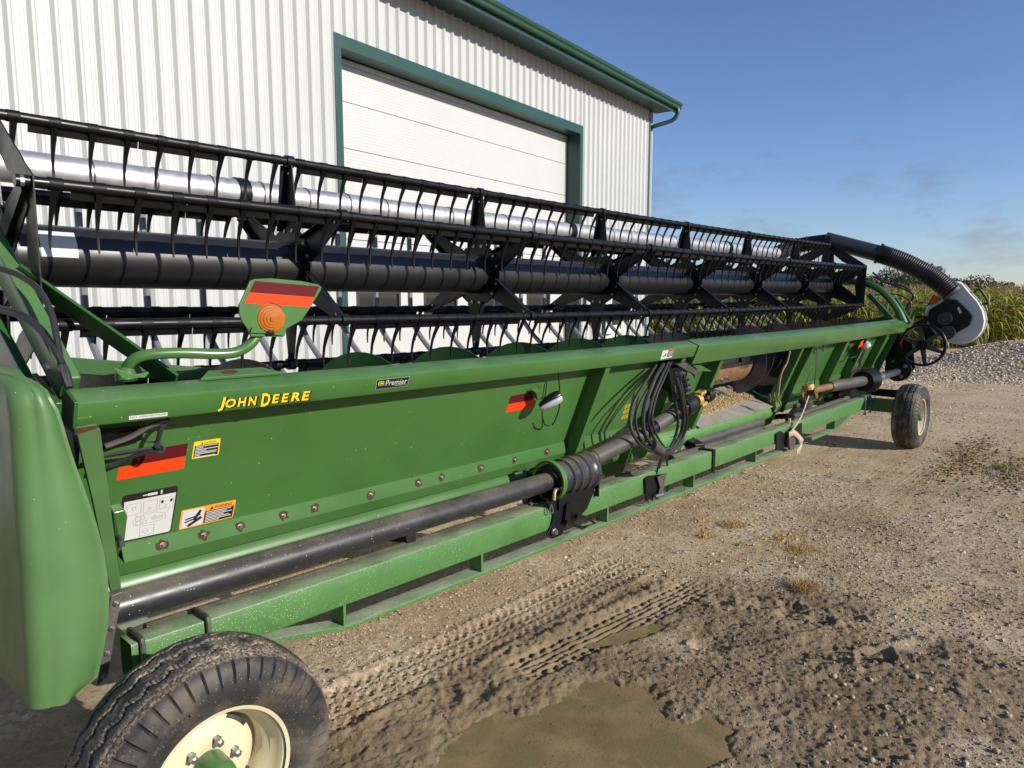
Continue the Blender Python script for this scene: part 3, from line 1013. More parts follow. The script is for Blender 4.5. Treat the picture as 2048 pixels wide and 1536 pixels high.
wbox(MB(), DR0 + 0.05, DR1 - 0.09, DREC - 0.05, DREC - 0.005, DTOP - 0.13, DTOP - 0.075).build('door_seal', TRACKM, shed, 0, sg=False)
# small door with a window, right of the big one
md0, md1 = 7.15, 8.15
mdo = wbox(MB(), md0, md1, -0.045, -0.005, 0.04, 2.10).build('entry_door', DOORM, shed, 0, 0.004, sg=False)
for a in ((md0 - 0.09, md0, 0, 2.2), (md1, md1 + 0.09, 0, 2.2), (md0, md1, 2.10, 2.2)):
    wbox(MB(), a[0], a[1], -0.06, 0.01, a[2], a[3]).build('door_casing', TRIM, mdo, 0, 0.003, sg=False)
wbox(MB(), md0 + 0.24, md1 - 0.24, -0.053, -0.046, 1.15, 1.85).build('window_frame', D_WHITE, mdo, 0, 0.002, sg=False)
wbox(MB(), md0 + 0.28, md1 - 0.28, -0.057, -0.054, 1.19, 1.81).build('window_pane', GLASS, mdo, 0, sg=False)
MB().tube([WP(md0 + 0.07, -0.046, 1.0), WP(md0 + 0.07, -0.10, 1.0), WP(md0 + 0.16, -0.10, 1.0)], 0.012, 8).build('door_handle', STEEL, mdo, sg=False)
# eaves: soffit, fascia, gutter, roof sheets
OH = 0.50
GS1 = S1 + 0.42
wbox(MB(), S0, GS1 - 0.08, -OH + 0.02, 0.0, EAVE - 0.05, EAVE - 0.02).build('soffit', TRIM, shed, 0, sg=False)
wbox(MB(), S0, GS1 - 0.08, -OH, -OH + 0.02, EAVE - 0.10, EAVE + 0.10).build('fascia', TRIM, shed, 0, 0.003, sg=False)
def wsweep(mb, s0, s1, sec):                             # section [(n, z)] swept along the wall
    A = [WP(s0, n_, z_) for n_, z_ in sec]
    mb.prism(A, WD * (s1 - s0))
    return mb
gsec = [(-OH - 0.002, EAVE - 0.03), (-OH - 0.07, EAVE - 0.03), (-OH - 0.085, EAVE - 0.01), (-OH - 0.09, EAVE + 0.03), (-OH - 0.115, EAVE + 0.06), (-OH - 0.125, EAVE + 0.105), (-OH - 0.112, EAVE + 0.105), (-OH - 0.10, EAVE + 0.065), (-OH - 0.076, EAVE + 0.035), (-OH - 0.066, EAVE - 0.015), (-OH - 0.002, EAVE - 0.015)]
gut = wsweep(MB(), S0, GS1, gsec).build('gutter', GUTTER, shed, 20, sg=False)
wsweep(MB(), GS1, GS1 + 0.006, [(-OH - 0.002, EAVE - 0.03), (-OH - 0.085, EAVE - 0.03), (-OH - 0.125, EAVE + 0.105), (-OH - 0.002, EAVE + 0.105)]).build('gutter_end_cap', GUTTER, shed, 0, sg=False)
dsp = [WP(GS1 - 0.10, -OH - 0.05, EAVE - 0.02), WP(GS1 - 0.10, -OH - 0.05, EAVE - 0.12), WP(GS1 - 0.12, -OH + 0.06, EAVE - 0.26), WP(S1 + 0.09, -0.12, EAVE - 0.38), WP(S1 + 0.075, 0.05, EAVE - 0.43), WP(S1 + 0.075, 0.16, EAVE - 0.5)]
MB().tube(bez(dsp, 5) + [WP(S1 + 0.075, 0.16, 0.2)], 0.045, 10).build('downspout', TRIM, shed, sg=False)
RP = 0.30                                                # roof slope
mb = MB()
s_ = S0
i = 0
prof = []
while s_ < GS1 + 0.05:
    prof += [(s_, 0), (s_ + 0.17, 0), (s_ + 0.185, 0.022), (s_ + 0.205, 0.022), (s_ + 0.22, 0)]
    s_ += 0.229
for (s_, up_) in prof:
    for n_ in (-OH - 0.07, 7.0):
        p = WP(s_, n_, EAVE + 0.125 + (n_ + OH) * RP + up_)
        mb.v.append(tuple(p))
mb.f = [(2 * i, 2 * i + 1, 2 * i + 3, 2 * i + 2) for i in range(len(prof) - 1)]
mb.build('roof_sheet', GUTTER, shed, 0, sg=False)
mb = MB()
mb.prism([WP(S0, 7.0, EAVE + 0.125 + 7.5 * RP), WP(GS1, 7.0, EAVE + 0.125 + 7.5 * RP), WP(GS1, 14.5, EAVE + 0.125), WP(S0, 14.5, EAVE + 0.125)], Vector((0, 0, 0.03)))
mb.build('rear_roof_sheet', GUTTER, shed, 0, sg=False)
mb = MB()
mb.prism([WP(S1 - 0.04, 0.03, EAVE), WP(S1 - 0.04, 13.9, EAVE), WP(S1 - 0.04, 7.0, EAVE + 0.10 + 7.2 * RP)], WD * 0.03)
mb.build('gable_end', WALL, shed, 0, sg=False)

# ================================================================== CORN FIELD, FAR TREES
FH = Vector((math.cos(YAW), math.sin(YAW), 0))
def leafmat(name, c0, c1, c2):
    m = bpy.data.materials.new(name)
    m.use_nodes = True
    t = m.node_tree
    N, K = t.nodes, t.links.new
    b = N['Principled BSDF']
    geo = N.new('ShaderNodeNewGeometry')
    nzn = N.new('ShaderNodeTexNoise')
    nzn.inputs['Scale'].default_value = 2.6
    nzn.inputs['Detail'].default_value = 4
    K(geo.outputs['Position'], nzn.inputs['Vector'])
    ad = N.new('ShaderNodeMath')
    ad.operation = 'MULTIPLY_ADD'
    ad.inputs[1].default_value = 0.5
    K(geo.outputs['Random Per Island'], ad.inputs[0])
    sub = N.new('ShaderNodeMath')
    sub.operation = 'SUBTRACT'
    sub.inputs[1].default_value = 0.25
    K(nzn.outputs['Fac'], sub.inputs[0])
    K(sub.outputs[0], ad.inputs[2])
    r = N.new('ShaderNodeValToRGB')
    e = r.color_ramp.elements
    e[0].position, e[0].color = 0.15, (*c0, 1)
    e[1].position, e[1].color = 0.80, (*c2, 1)
    x = e.new(0.45)
    x.color = (*c1, 1)
    K(ad.outputs[0], r.inputs['Fac'])
    K(r.outputs['Color'], b.inputs['Base Color'])
    b.inputs['Roughness'].default_value = 0.45
    tl = N.new('ShaderNodeBsdfTranslucent')
    K(r.outputs['Color'], tl.inputs['Color'])
    mx = N.new('ShaderNodeMixShader')
    mx.inputs[0].default_value = 0.28
    o = N['Material Output']
    K(b.outputs[0], mx.inputs[1])
    K(tl.outputs[0], mx.inputs[2])
    K(mx.outputs[0], o.inputs['Surface'])
    return m
CORN_LEAF = leafmat('corn_leaf', (0.10, 0.16, 0.015), (0.27, 0.30, 0.035), (0.58, 0.48, 0.11))
CORN_STALK = leafmat('corn_stalk', (0.11, 0.13, 0.03), (0.22, 0.22, 0.07), (0.30, 0.22, 0.09))
CORN_TASSEL = leafmat('corn_tassel', (0.20, 0.13, 0.055), (0.30, 0.21, 0.09), (0.40, 0.31, 0.15))
def corn_geo(seed):
    g = random.Random(seed)
    hgt = g.uniform(2.05, 2.45)
    st = MB().tube([(0, 0, 0), (g.uniform(-0.03, 0.03), g.uniform(-0.03, 0.03), hgt * 0.55), (g.uniform(-0.06, 0.06), g.uniform(-0.06, 0.06), hgt * 0.86)], [0.016, 0.012, 0.006], 5)
    lf = MB()
    nl = 13
    a0 = g.uniform(0, 6.28)
    for k in range(nl):
        z = hgt * (0.10 + 0.74 * k / (nl - 1))
        a = a0 + math.pi * (k % 2) + g.gauss(0, 0.35)
        d = Vector((math.cos(a), math.sin(a), 0))
        sd = Vector((-d.y, d.x, 0))
        ln = g.uniform(0.55, 0.92) * (1.0 if k > 2 else 0.7)
        rise = g.uniform(0.5, 1.1)
        droop = g.uniform(0.8, 1.7)
        w = g.uniform(0.030, 0.045)
        tw = g.gauss(0, 0.5)
        pts = []
        for i in range(7):
            u = i / 6
            c = Vector((0, 0, z)) + d * (ln * (u - 0.18 * u * u)) + Vector((0, 0, ln * (rise * u * 0.75 - droop * u * u * 0.85)))
            ww = w * (0.6 + 1.6 * u if u < 0.25 else 1.05 * (1 - ((u - 0.25) / 0.75) ** 2) + 0.02)
            s2 = (sd * math.cos(tw * u) + Vector((0, 0, 1)) * math.sin(tw * u))
            pts += [c - s2 * ww + Vector((0, 0, 0.012)), c, c + s2 * ww + Vector((0, 0, 0.012))]
        fs = []
        for i in range(6):
            q = i * 3
            fs += [(q, q + 1, q + 4, q + 3), (q + 1, q + 2, q + 5, q + 4)]
        lf.add(pts, fs)
    # an ear in its husk
    a = g.uniform(0, 6.28)
    d = Vector((math.cos(a), math.sin(a), 1.6)).normalized()
    p = Vector((0, 0, hgt * 0.42))
    lf.tube([p, p + d * 0.10, p + d * 0.22], [0.018, 0.028, 0.008], 5)
    ts = MB()
    top = Vector(st.v[-1])
    for k in range(8):
        a = g.uniform(0, 6.28)
        d = Vector((math.cos(a) * 0.45, math.sin(a) * 0.45, 1)).normalized()
        ln = g.uniform(0.16, 0.32)
        sd = Vector((-math.sin(a), math.cos(a), 0)) * 0.006
        ts.add([top - sd, top + sd, top + d * ln * 0.6 + sd, top + d * ln * 0.6 - sd, top + d * ln + Vector((0.03 * math.cos(a), 0.03 * math.sin(a), -0.02))], [(0, 1, 2, 3), (3, 2, 4)])
    return st, lf, ts
def mb_mesh(mb, name, m):
    me = bpy.data.meshes.new(name)
    me.from_pydata(mb.v, [], mb.f)
    me.materials.append(m)
    me.shade_smooth()
    return me
VAR = [corn_geo(100 + k) for k in range(8)]
CM = [(mb_mesh(a, 'stalk', CORN_STALK), mb_mesh(b, 'foliage', CORN_LEAF), mb_mesh(c, 'tassel', CORN_TASSEL)) for a, b, c in VAR]
count = 0
rest = []
FD = 25.2                                                # metres from the viewer to the field edge
for row in range(16):
    for k in range(150):
        lat = 2.0 + k * 0.185 + random.uniform(-0.06, 0.06)
        dep = FD + row * 0.72 + random.uniform(-0.10, 0.10) - 0.03 * lat
        if lat > 0.80 * dep: continue
        p = FH * dep + RT * lat
        v = random.randrange(8)
        rz = random.uniform(0, 6.28)
        sc_ = random.uniform(0.9, 1.06)
        vis = 0.185 * dep < lat
        if row < 2 and vis and count < 190:
            e = bpy.data.objects.new('corn_plant', None)
            COL.objects.link(e)
            e.location = (p.x, p.y, 0)
            e.rotation_euler = (0, 0, rz)
            e.scale = (sc_,) * 3
            tag(e, 'ripening corn plant with yellowing leaves in the first rows of the field', 'corn plant', 'corn plants along the field edge')
            for me, nm in zip(CM[v], ('stalk', 'foliage', 'tassel')):
                c = bpy.data.objects.new(nm, me)
                COL.objects.link(c)
                c.parent = e
            count += 1
        else:
            rest.append((p.x, p.y, v, rz, sc_))
# the rest of the field as one mass
for part, nm, m in ((1, 'corn_field', CORN_LEAF), (2, 'corn_field_tassels', CORN_TASSEL)):
    VV, FF, off = [], [], 0
    for (x_, y_, v, rz, sc_) in rest:
        V = np.array(VAR[v][part].v) * sc_
        ca, sa = math.cos(rz), math.sin(rz)
        R_ = np.stack([V[:, 0] * ca - V[:, 1] * sa + x_, V[:, 0] * sa + V[:, 1] * ca + y_, V[:, 2]], -1)
        VV.append(R_)
        for f in VAR[v][part].f:
            if len(f) == 4: FF.append([i + off for i in f])
            elif len(f) == 3: FF.append([f[0] + off, f[1] + off, f[2] + off, f[2] + off])
        off += len(V)
    VV = np.concatenate(VV)
    FF = np.array(FF)
    tri = FF[FF[:, 2] == FF[:, 3]][:, :3]
    qd = FF[FF[:, 2] != FF[:, 3]]
    tris = np.concatenate([tri, qd[:, [0, 1, 2]], qd[:, [0, 2, 3]]])
    o = bpy.data.objects.new(nm, np_mesh(nm, VV, tris, m))
    COL.objects.link(o)
    tag(o, 'deep stand of ripening corn behind the first rows' if part == 1 else 'tan corn tassels above the deep stand of corn', 'corn field', kind='stuff')
def far_tree(px, py_base, dep, w, h, seed, label):
    g = random.Random(seed)
    p = FH * dep + RT * ((px - CX) / F_PX * dep)
    e = thing('tree', (p.x, p.y, 0), label, 'tree', 'trees on the skyline')
    tk = MB().tube([(p.x, p.y, 0), (p.x + 0.1, p.y, h * 0.4), (p.x, p.y + 0.1, h * 0.8)], [w * 0.05, w * 0.035, w * 0.01], 6)
    lm = MB()
    cl = [(g.gauss(0, 0.28) * w, g.gauss(0, 0.28) * w, h * g.uniform(0.35, 0.85), w * g.uniform(0.16, 0.30)) for _ in range(14)]
    for (cx, cy, cz, cr_) in cl:
        tk.tube([(p.x, p.y, h * 0.3), (p.x + cx * 0.5, p.y + cy * 0.5, (h * 0.3 + cz) / 2), (p.x + cx, p.y + cy, cz)], [w * 0.02, w * 0.012, w * 0.004], 4)
        for _ in range(230):
            v = Vector((g.gauss(0, 1), g.gauss(0, 1), g.gauss(0, 0.8))).normalized() * cr_ * g.uniform(0.55, 1.08)
            c = Vector((p.x + cx, p.y + cy, cz)) + v
            a = Vector((g.gauss(0, 1), g.gauss(0, 1), g.gauss(0, 1))).normalized() * w * 0.026
            b = a.cross(Vector((g.gauss(0, 1), g.gauss(0, 1), g.gauss(0, 1)))).normalized() * w * 0.022
            lm.add([c - a, c + b, c + a, c - b], [(0, 1, 2, 3)])
    tk.build('trunk', mat('far_bark', (0.06, 0.05, 0.04), 0.9), e, sg=False)
    lm.build('crown', TREE_LEAF, e, 0, sg=False)
TREE_LEAF = leafmat('tree_leaf', (0.02, 0.032, 0.014), (0.04, 0.055, 0.024), (0.08, 0.09, 0.04))
far_tree(1600, 560, 150, 9, 7.5, 1, 'dark round tree on the skyline behind the reel end')
far_tree(1665, 560, 170, 8, 6.5, 2, 'small dark tree on the skyline behind the end of the reel')
far_tree(1778, 560, 140, 7, 7.2, 3, 'dark bushy tree on the skyline under the smooth air duct')
far_tree(1822, 560, 150, 6.5, 6.8, 4, 'dark tree on the skyline under the ribbed hose')
far_tree(1857, 530, 150, 4.2, 9.4, 5, 'tall narrow tree topping the ribbed hose')
far_tree(1930, 560, 160, 8, 5.9, 6, 'low wide tree on the skyline beside the white fan')
far_tree(1995, 563, 190, 7, 5.6, 7, 'low tree on the skyline farthest from the fan')
far_tree(1730, 560, 160, 8, 6.2, 8, 'low bushy tree on the skyline behind the green reel arm')
# ================================================================== COMBINE HEADER
hd = thing('combine_header', (5.7, 3.0, 0.55), 'green combine grain header with black pickup reel resting on a cart', 'harvester header')
def hsec(p0, p1, q0, q1, r=0.008):
    pts = [((p0 + p1) / 2 + a, (q0 + q1) / 2 + b) for a, b in rrect(p1 - p0, q1 - q0, r, 2)]
    return [(H(0, a, b).y, H(0, a, b).z) for a, b in pts]
BX0, BXJ, BX1 = 0.707, 4.715, 10.74
MB().xbar(BX0, BXJ - 0.012, hsec(0, 0.102, -0.090, 0), 24).build('top_beam', GREEN, hd, 25)
MB().xbar(BXJ, BX1, hsec(-0.006, 0.105, -0.150, 0.004), 28).build('top_beam', GREEN, hd, 25)
MB().xbar(BXJ - 0.012, BXJ, hsec(0.004, 0.09, -0.085, -0.004), 1).build('beam_joint', D_BLACK, hd, 0)
MB().prism([H(BX0 - 0.012, 0.11, 0.006), H(BX0 - 0.012, -0.003, 0.006), H(BX0 - 0.012, -0.003, -0.10), H(BX0 - 0.012, 0.11, -0.13)], EX * 0.011).build('beam_end_plate', GREEN_DARK, hd, 0, 0.002)
MB().prism([H(BX1 + 0.002, 0.10, 0.0), H(BX1 + 0.002, -0.004, 0.0), H(BX1 + 0.26, -0.004, -0.02), H(BX1 + 0.26, 0.10, -0.02)], QU * -0.006).build('beam_end_bracket', STEEL_BLUE, hd, 0)
MB().prism([H(BX1 + 0.002, -0.006, -0.004), H(BX1 + 0.26, -0.006, -0.024), H(BX1 + 0.12, -0.006, -0.13), H(BX1 + 0.002, -0.006, -0.148)], PF * 0.006).build('beam_end_gusset', RUST, hd, 0)
# back panels between ribs, lower skirts, ribs
PZ = 0.12
OPL, OPR = 5.36, 7.00                                    # feeder opening
ribs = [3.66, 4.62, 5.28, 7.02, 7.30, 8.38, 9.12, 9.95]
spans = [(0.76, 3.64), (3.70, 4.60), (4.66, 5.26), (7.10, 7.28), (7.36, 8.36), (8.44, 9.10), (9.18, 9.93), (10.0, 10.55)]
for a, b in spans:
    mb = MB().xbar(a, b, [(H(0, p, q).y, H(0, p, q).z) for p, q in ((PZ, -0.70), (PZ, -0.06), (PZ + 0.005, -0.06), (PZ + 0.005, -0.70))][::-1], max(1, int((b - a) * 3)))
    mb.build('back_panel', GREEN, hd, 0)
    sk = [(PZ + 0.006, -0.690), (PZ - 0.006, -0.692), (PZ - 0.036, -0.752), (PZ - 0.030, -0.815), (PZ - 0.024, -0.815), (PZ - 0.030, -0.754), (PZ - 0.001, -0.697), (PZ + 0.006, -0.696)]
    MB().xbar(a + 0.02, b - 0.02, [(H(0, p, q).y, H(0, p, q).z) for p, q in sk][::-1], max(1, int((b - a) * 3))).build('lower_skirt', GREEN, hd, 20)
for x in ribs:
    w = 0.055
    q0 = -0.92 if x > 6 or x < 4 else -0.80
    MB().box(H(x + w / 2 - 0.02, PZ - 0.045, (q0 - 0.09) / 2), EX * w / 2, PF * 0.052, QU * ((-0.085 - q0) / 2)).build('rib', GREEN, hd, 0, 0.006)
# bolts with rusted bare spots on the skirt
bolts = [(325, 1088), (407, 1071), (480, 1051), (567, 1029), (629, 1014), (742, 987), (838, 962), (884, 951), (963, 930), (1031, 911), (1096, 895), (1223, 864), (1650, 748), (1695, 741)]
NB = (PF * -0.9 + QU * 0.43).normalized()
for i, (bx_, by_) in enumerate(bolts):
    p = hp(bx_, by_, PZ - 0.020)
    k = Vector((p.x, H(0, PZ - 0.020, -0.722).y, H(0, PZ - 0.020, -0.722).z)) + NB * 0.002
    if i < 11:
        uu = NB.cross(EX).normalized()
        rs = MB()
        pts = []
        for a in range(14):
            t = 2 * math.pi * a / 14
            r = random.uniform(0.015, 0.028)
            pts.append(k + EX * math.cos(t) * r * 1.05 + uu * math.sin(t) * r)
        rs.prism(pts, NB * 0.0009)
        rs.build('rust_spot', RUST_SPOT, hd, 0)
    MB().lathe(k, NB, [(0, 0.012), (0.003, 0.012), (0.003, 0.008), (0.011, 0.0075), (0.013, 0.004), (0.013, 0.0)], 6).build('bolt', STEEL, hd, 20)
# lower frame tube, worn across the feeder opening
tc_ = H(0, 0.13, -0.905)
circ = lambda c, r, n=20: [(c.y + r * math.cos(2 * math.pi * k / n), c.z + r * math.sin(2 * math.pi * k / n)) for k in range(n)]
MB().xbar(0.74, 4.30, circ(tc_, 0.074), 20).build('frame_tube', GREEN, hd)
MB().xbar(4.62, 7.05, circ(H(0, 0.10, -0.90), 0.086), 14).build('frame_tube', GREEN_WORN, hd)
MB().xbar(7.08, 10.4, circ(tc_, 0.074), 14).build('frame_tube', GREEN_DARK, hd)
for x in (4.32, 7.02):                                   # hanger plates at the ends of the centre section
    MB().prism([H(x, 0.0, -0.80), H(x, 0.26, -0.78), H(x, 0.24, -1.06), H(x, 0.10, -1.12), H(x, 0.0, -1.0)], EX * 0.012).build('hanger_plate', GREEN_DARK, hd, 0, 0.003)
# floor of the feeder opening and the grain lying on it
MB().prism([H(5.42, 0.03, -0.808), H(6.96, 0.03, -0.808), H(6.96, 0.55, -0.83), H(5.42, 0.55, -0.83)], QU * -0.006).build('floor_plate', mat('bare_floor_steel', (0.34, 0.31, 0.26), 0.5, metal=0.3, var=0.2, vscale=8), hd, 0)
MB().prism([H(6.96, 0.0, -0.80), H(6.98, 0.10, -0.66), H(7.10, 0.10, -0.66), H(7.10, 0.0, -0.80)], QU * -0.06).build('floor_lip', GREEN_WORN, hd, 0, 0.004)
n = 2600
sx = RNG.uniform(5.5, 6.95, n)
sp = 0.16 + np.abs(RNG.normal(0, 0.12, n)) + 0.05 * (sx - 5.5)
base = np.array([list(H(a, b, -0.806 - 0.04 * b)) for a, b in zip(sx, sp)])
base[:, 2] += np.array([sag(a) for a in sx]) + RNG.random(n) * 0.022
o = scatter('grain_pile', base, np.full(n, 0.0075), KERN, shape=0, seed=31)
attach(o, hd)
o['kind'] = 'stuff'
# header pan in front of the back sheet, ends, cutter bar
pan = [(0.12, -0.84), (0.30, -0.86), (0.55, -0.83), (0.80, -0.80), (1.02, -0.82)]
sec = [(H(0, p, q).y, H(0, p, q).z) for p, q in pan] + [(H(0, p, q - 0.012).y, H(0, p, q - 0.012).z) for p, q in pan[::-1]]
MB().xbar(0.74, 10.6, sec, 24).build('header_pan', GREEN_DARK, hd, 0)
for x in (0.66, 10.56):
    MB().prism([H(x, 0.05, -0.02), H(x, 0.30, -0.04), H(x, 0.62, -0.30), H(x, 1.10, -0.72), H(x, 1.12, -0.86), H(x, 0.05, -0.90)], EX * 0.02).build('end_sheet', GREEN_DARK, hd, 0, 0.004)
mb = MB()
for k in range(120):
    x = 0.8 + k * 0.082
    mb.prism([H(x, 1.02, -0.815), H(x + 0.03, 1.02, -0.815), H(x + 0.016, 1.13, -0.82)], QU * -0.01)
g_ = mb.build('knife_guards', STEEL_DARK, hd, 0)
g_['kind'] = 'stuff'
# ---- auger
AC = H(0, 0.45, -0.484) + Vector((0, 0, 0.022))
au = MB().lathe((0.80, AC.y, AC.z), (1, 0, 0), [(0, 0), (0, 0.205), (4.5, 0.205), (4.5, 0.2), (9.7, 0.2), (9.7, 0)], 28).build('auger_tube', STEEL_BLUE, hd)
def flight(x0, x1, hand, ph, name, m, pitch=0.63, R_=0.315, r_=0.2):
    mb = MB()
    nst = int((x1 - x0) / pitch * 40)
    for i in range(nst + 1):
        x = x0 + (x1 - x0) * i / nst
        a = ph + hand * 2 * math.pi * (x - x0) / pitch
        for dx in (-0.003, 0.003):
            for r in (r_, R_):
                mb.v.append((x + dx, AC.y + r * math.cos(a), AC.z + r * math.sin(a)))
    for i in range(nst):
        b = i * 4
        c = b + 4
        mb.f += [(b, b + 1, c + 1, c), (b + 2, c + 2, c + 3, b + 3), (b + 1, b + 3, c + 3, c + 1)]
    return mb.build(name, m, au, 40)
flight(1.9, 4.75, 1, math.pi / 2 - 2 * math.pi * (2.19 - 1.9) / 0.63, 'flighting', GREEN_DARK)
flight(0.82, 1.9, 1, math.pi / 2 - 2 * math.pi * (2.19 - 0.82) / 0.63, 'flighting', STEEL_DARK)
flight(6.62, 10.4, -1, math.pi / 2 + 2 * math.pi * (6.946 - 6.62) / 0.648, 'flighting', mat('worn_brown_flight', (0.075, 0.052, 0.042), 0.5, metal=0.3, var=0.25, vscale=8), 0.648, 0.322)
flight(4.75, 5.55, 1, math.pi / 2 - 2 * math.pi * (2.19 - 4.75) / 0.63, 'flighting', STEEL_DARK)
# big end flight and wear panel seen through the opening
def arcpts(x, r0, r1, a0, a1, n=22):
    return [(x, AC.y + r1 * math.cos(a0 + (a1 - a0) * k / n), AC.z + r1 * math.sin(a0 + (a1 - a0) * k / n)) for k in range(n + 1)] + [(x, AC.y + r0 * math.cos(a1 + (a0 - a1) * k / n), AC.z + r0 * math.sin(a1 + (a0 - a1) * k / n)) for k in range(n + 1)]
MB().prism(arcpts(6.58, 0.203, 0.335, math.radians(95), math.radians(262)), EX * 0.008).build('end_flight', STEEL_BLUE, au, 30)
mb = MB()
for k in range(15):
    a = math.radians(178 + 62 * k / 14)
    for x in (5.50, 6.56):
        mb.v.append((x, AC.y + 0.214 * math.cos(a), AC.z + 0.214 * math.sin(a)))
mb.f = [(2 * k, 2 * k + 1, 2 * k + 3, 2 * k + 2) for k in range(14)]
mb.build('wear_panel', RUST, au, 40)
mb = MB()
for k in range(9):
    a = math.radians(160 + 34 * k / 8)
    for x in (6.30, 6.48):
        mb.v.append((x, AC.y + 0.218 * math.cos(a), AC.z + 0.218 * math.sin(a)))
mb.f = [(2 * k, 2 * k + 1, 2 * k + 3, 2 * k + 2) for k in range(8)]
mb.build('access_cover', STEEL_DARK, au, 40)
for k, x in enumerate((5.62, 5.74, 5.83, 5.98, 6.07)):
    a = math.radians(214 + (k % 2) * 4)
    d = Vector((0, math.cos(a), math.sin(a)))
    p = Vector((x, AC.y, AC.z)) + d * 0.205
    MB().lathe(p, d, [(0, 0.022), (0.012, 0.022), (0.012, 0.014), (0.05, 0.014), (0.05, 0)], 12).build('finger_guide', STEEL, au)
# ---- left end: vertical frame strip, hinge strip, rounded plastic shield
def hpoly(pxs, p): return [hp(a, b, p) for a, b in pxs]
MB().prism(hpoly([(152, 860), (196, 852), (201, 860), (243, 1176), (238, 1182), (222, 1186), (208, 1110), (185, 1000)], -0.035), PF * 0.02).build('end_post', GREEN_PLASTIC, hd, 0, 0.003)
MB().prism(hpoly([(148, 858), (196, 850), (196, 855), (150, 870)], -0.037), PF * -0.0015).build('rust_spot', RUST_SPOT, hd, 0)
hs = [at(222, 1192, Y=2.50), at(245, 1182, Y=2.50), at(216, 1352, Y=2.50), at(192, 1374, Y=2.50), at(201, 1330, Y=2.50)]
MB().prism(hs, Vector((0, 0.008, 0))).build('hinge_strip', STEEL_DARK, hd, 0, 0.002)
for (a, b) in ((233, 1206), (225, 1256), (216, 1306), (208, 1352)):
    MB().lathe(at(a, b, Y=2.497), (0, -1, 0), [(0, 0.011), (0.003, 0.011), (0.003, 0.007), (0.009, 0.006), (0.010, 0)], 8).build('bolt', STEEL, hd, 20)
# bracket with a knob beside the post
MB().prism(hpoly([(226, 1026), (250, 1020), (256, 1034), (250, 1084), (240, 1110), (254, 1128), (236, 1136)], 0.03), PF * 0.05).build('latch_bracket', GREEN, hd, 0, 0.006)
MB().tube([hp(236, 1072, 0.02), hp(241, 1084, -0.01), hp(243, 1094, -0.02)], [0.007, 0.011, 0.012], 10).build('latch_knob', RUBBER, hd)
# the shield: rows of points (pixel right edge, pixel left corner), wrapped round to the side
SY = 2.22
rowsR = [(100, 803), (113, 824), (122, 850), (132, 886), (148, 935), (168, 990), (190, 1052), (205, 1110), (213, 1160), (216, 1210), (213, 1262), (203, 1315), (193, 1362), (150, 1396)]
rowsL = [(10, 806), (12, 824), (16, 850), (18, 886), (20, 935), (24, 990), (28, 1052), (33, 1110), (37, 1160), (40, 1210), (43, 1262), (46, 1315), (49, 1370), (54, 1428)]
mb = MB()
NR = 12
grid = []
def shield_row(R_, L_, dn, Yd):
    Rv, Lv = at(R_[0], R_[1], Y=SY), at(L_[0], L_[1], Y=SY) + Vector((0.062, 0, 0))
    out = []
    out.append(Rv + Vector((0.012, 0.10 + dn, 0)))
    out.append(Rv + Vector((0.008, 0.03 + dn, 0)))
    for k in range(NR + 1):
        t = k / NR
        p = Rv.lerp(Lv, t)
        p.y += dn + 0.03 * (1 - t) ** 3 - 0.012 * math.sin(math.pi * t)
        out.append(p)
    for k in range(1, 7):                                # rounded corner to the side
        a = math.pi / 2 * k / 6
        out.append(Vector((Lv.x - 0.045 * math.sin(a), SY + dn + 0.045 * (1 - math.cos(a)), Lv.z)))
    out.append(Vector((Lv.x - 0.06, SY + 0.5, Lv.z)))
    out.append(Vector((Lv.x - 0.06, SY + 1.1, Lv.z * 0.93)))
    return out
top0 = rowsR[0], rowsL[0]
tops = []
for k in range(5):                                       # rolled top edge
    a = math.pi / 2 * (1 - k / 5)
    r = shield_row(rowsR[0], rowsL[0], 0, 0)
    dz, dy = 0.075 * math.sin(a), 0.22 * (1 - math.cos(a))
    xs = 0.10 * (1 - math.cos(a))
    tops.append([Vector((p.x - (xs * (1 if i < NR else 0)), p.y + (dy if p.y < SY + 0.3 else 0), p.z + dz)) for i, p in enumerate(r)])
grid = tops + [shield_row(a, b, 0, 0) for a, b in zip(rowsR, rowsL)]
last = grid[-1]
grid.append([Vector((p.x + 0.005, p.y + 0.03, p.z - 0.004)) for p in last])
nc = len(grid[0])
for r in grid: mb.v += [tuple(p) for p in r]
for i in range(len(grid) - 1):
    for k in range(nc - 1):
        a = i * nc + k
        mb.f.append((a, a + 1, a + nc + 1, a + nc)[::-1])
# lid
mb.f.append(tuple(range(nc)))
sh = mb.build('end_shield', GREEN_PLASTIC, hd, 60)
sol = sh.modifiers.new('wall', 'SOLIDIFY')
sol.thickness = 0.006
sol.offset = -1
# dark drive mechanism behind the shield and post
MB().box((0.60, 2.86, 1.12), (0.05, 0, 0), (0, 0.30, 0), (0, 0, 0.34)).build('drive_case', BLACK, hd, 0, 0.01)
MB().lathe((0.56, 2.78, 1.02), (-1, 0, 0), [(0, 0.18), (0.04, 0.18), (0.04, 0.16), (0.02, 0.15), (0.02, 0.04), (0.05, 0.04), (0.05, 0)], 28).build('belt_pulley', BLACK, hd)
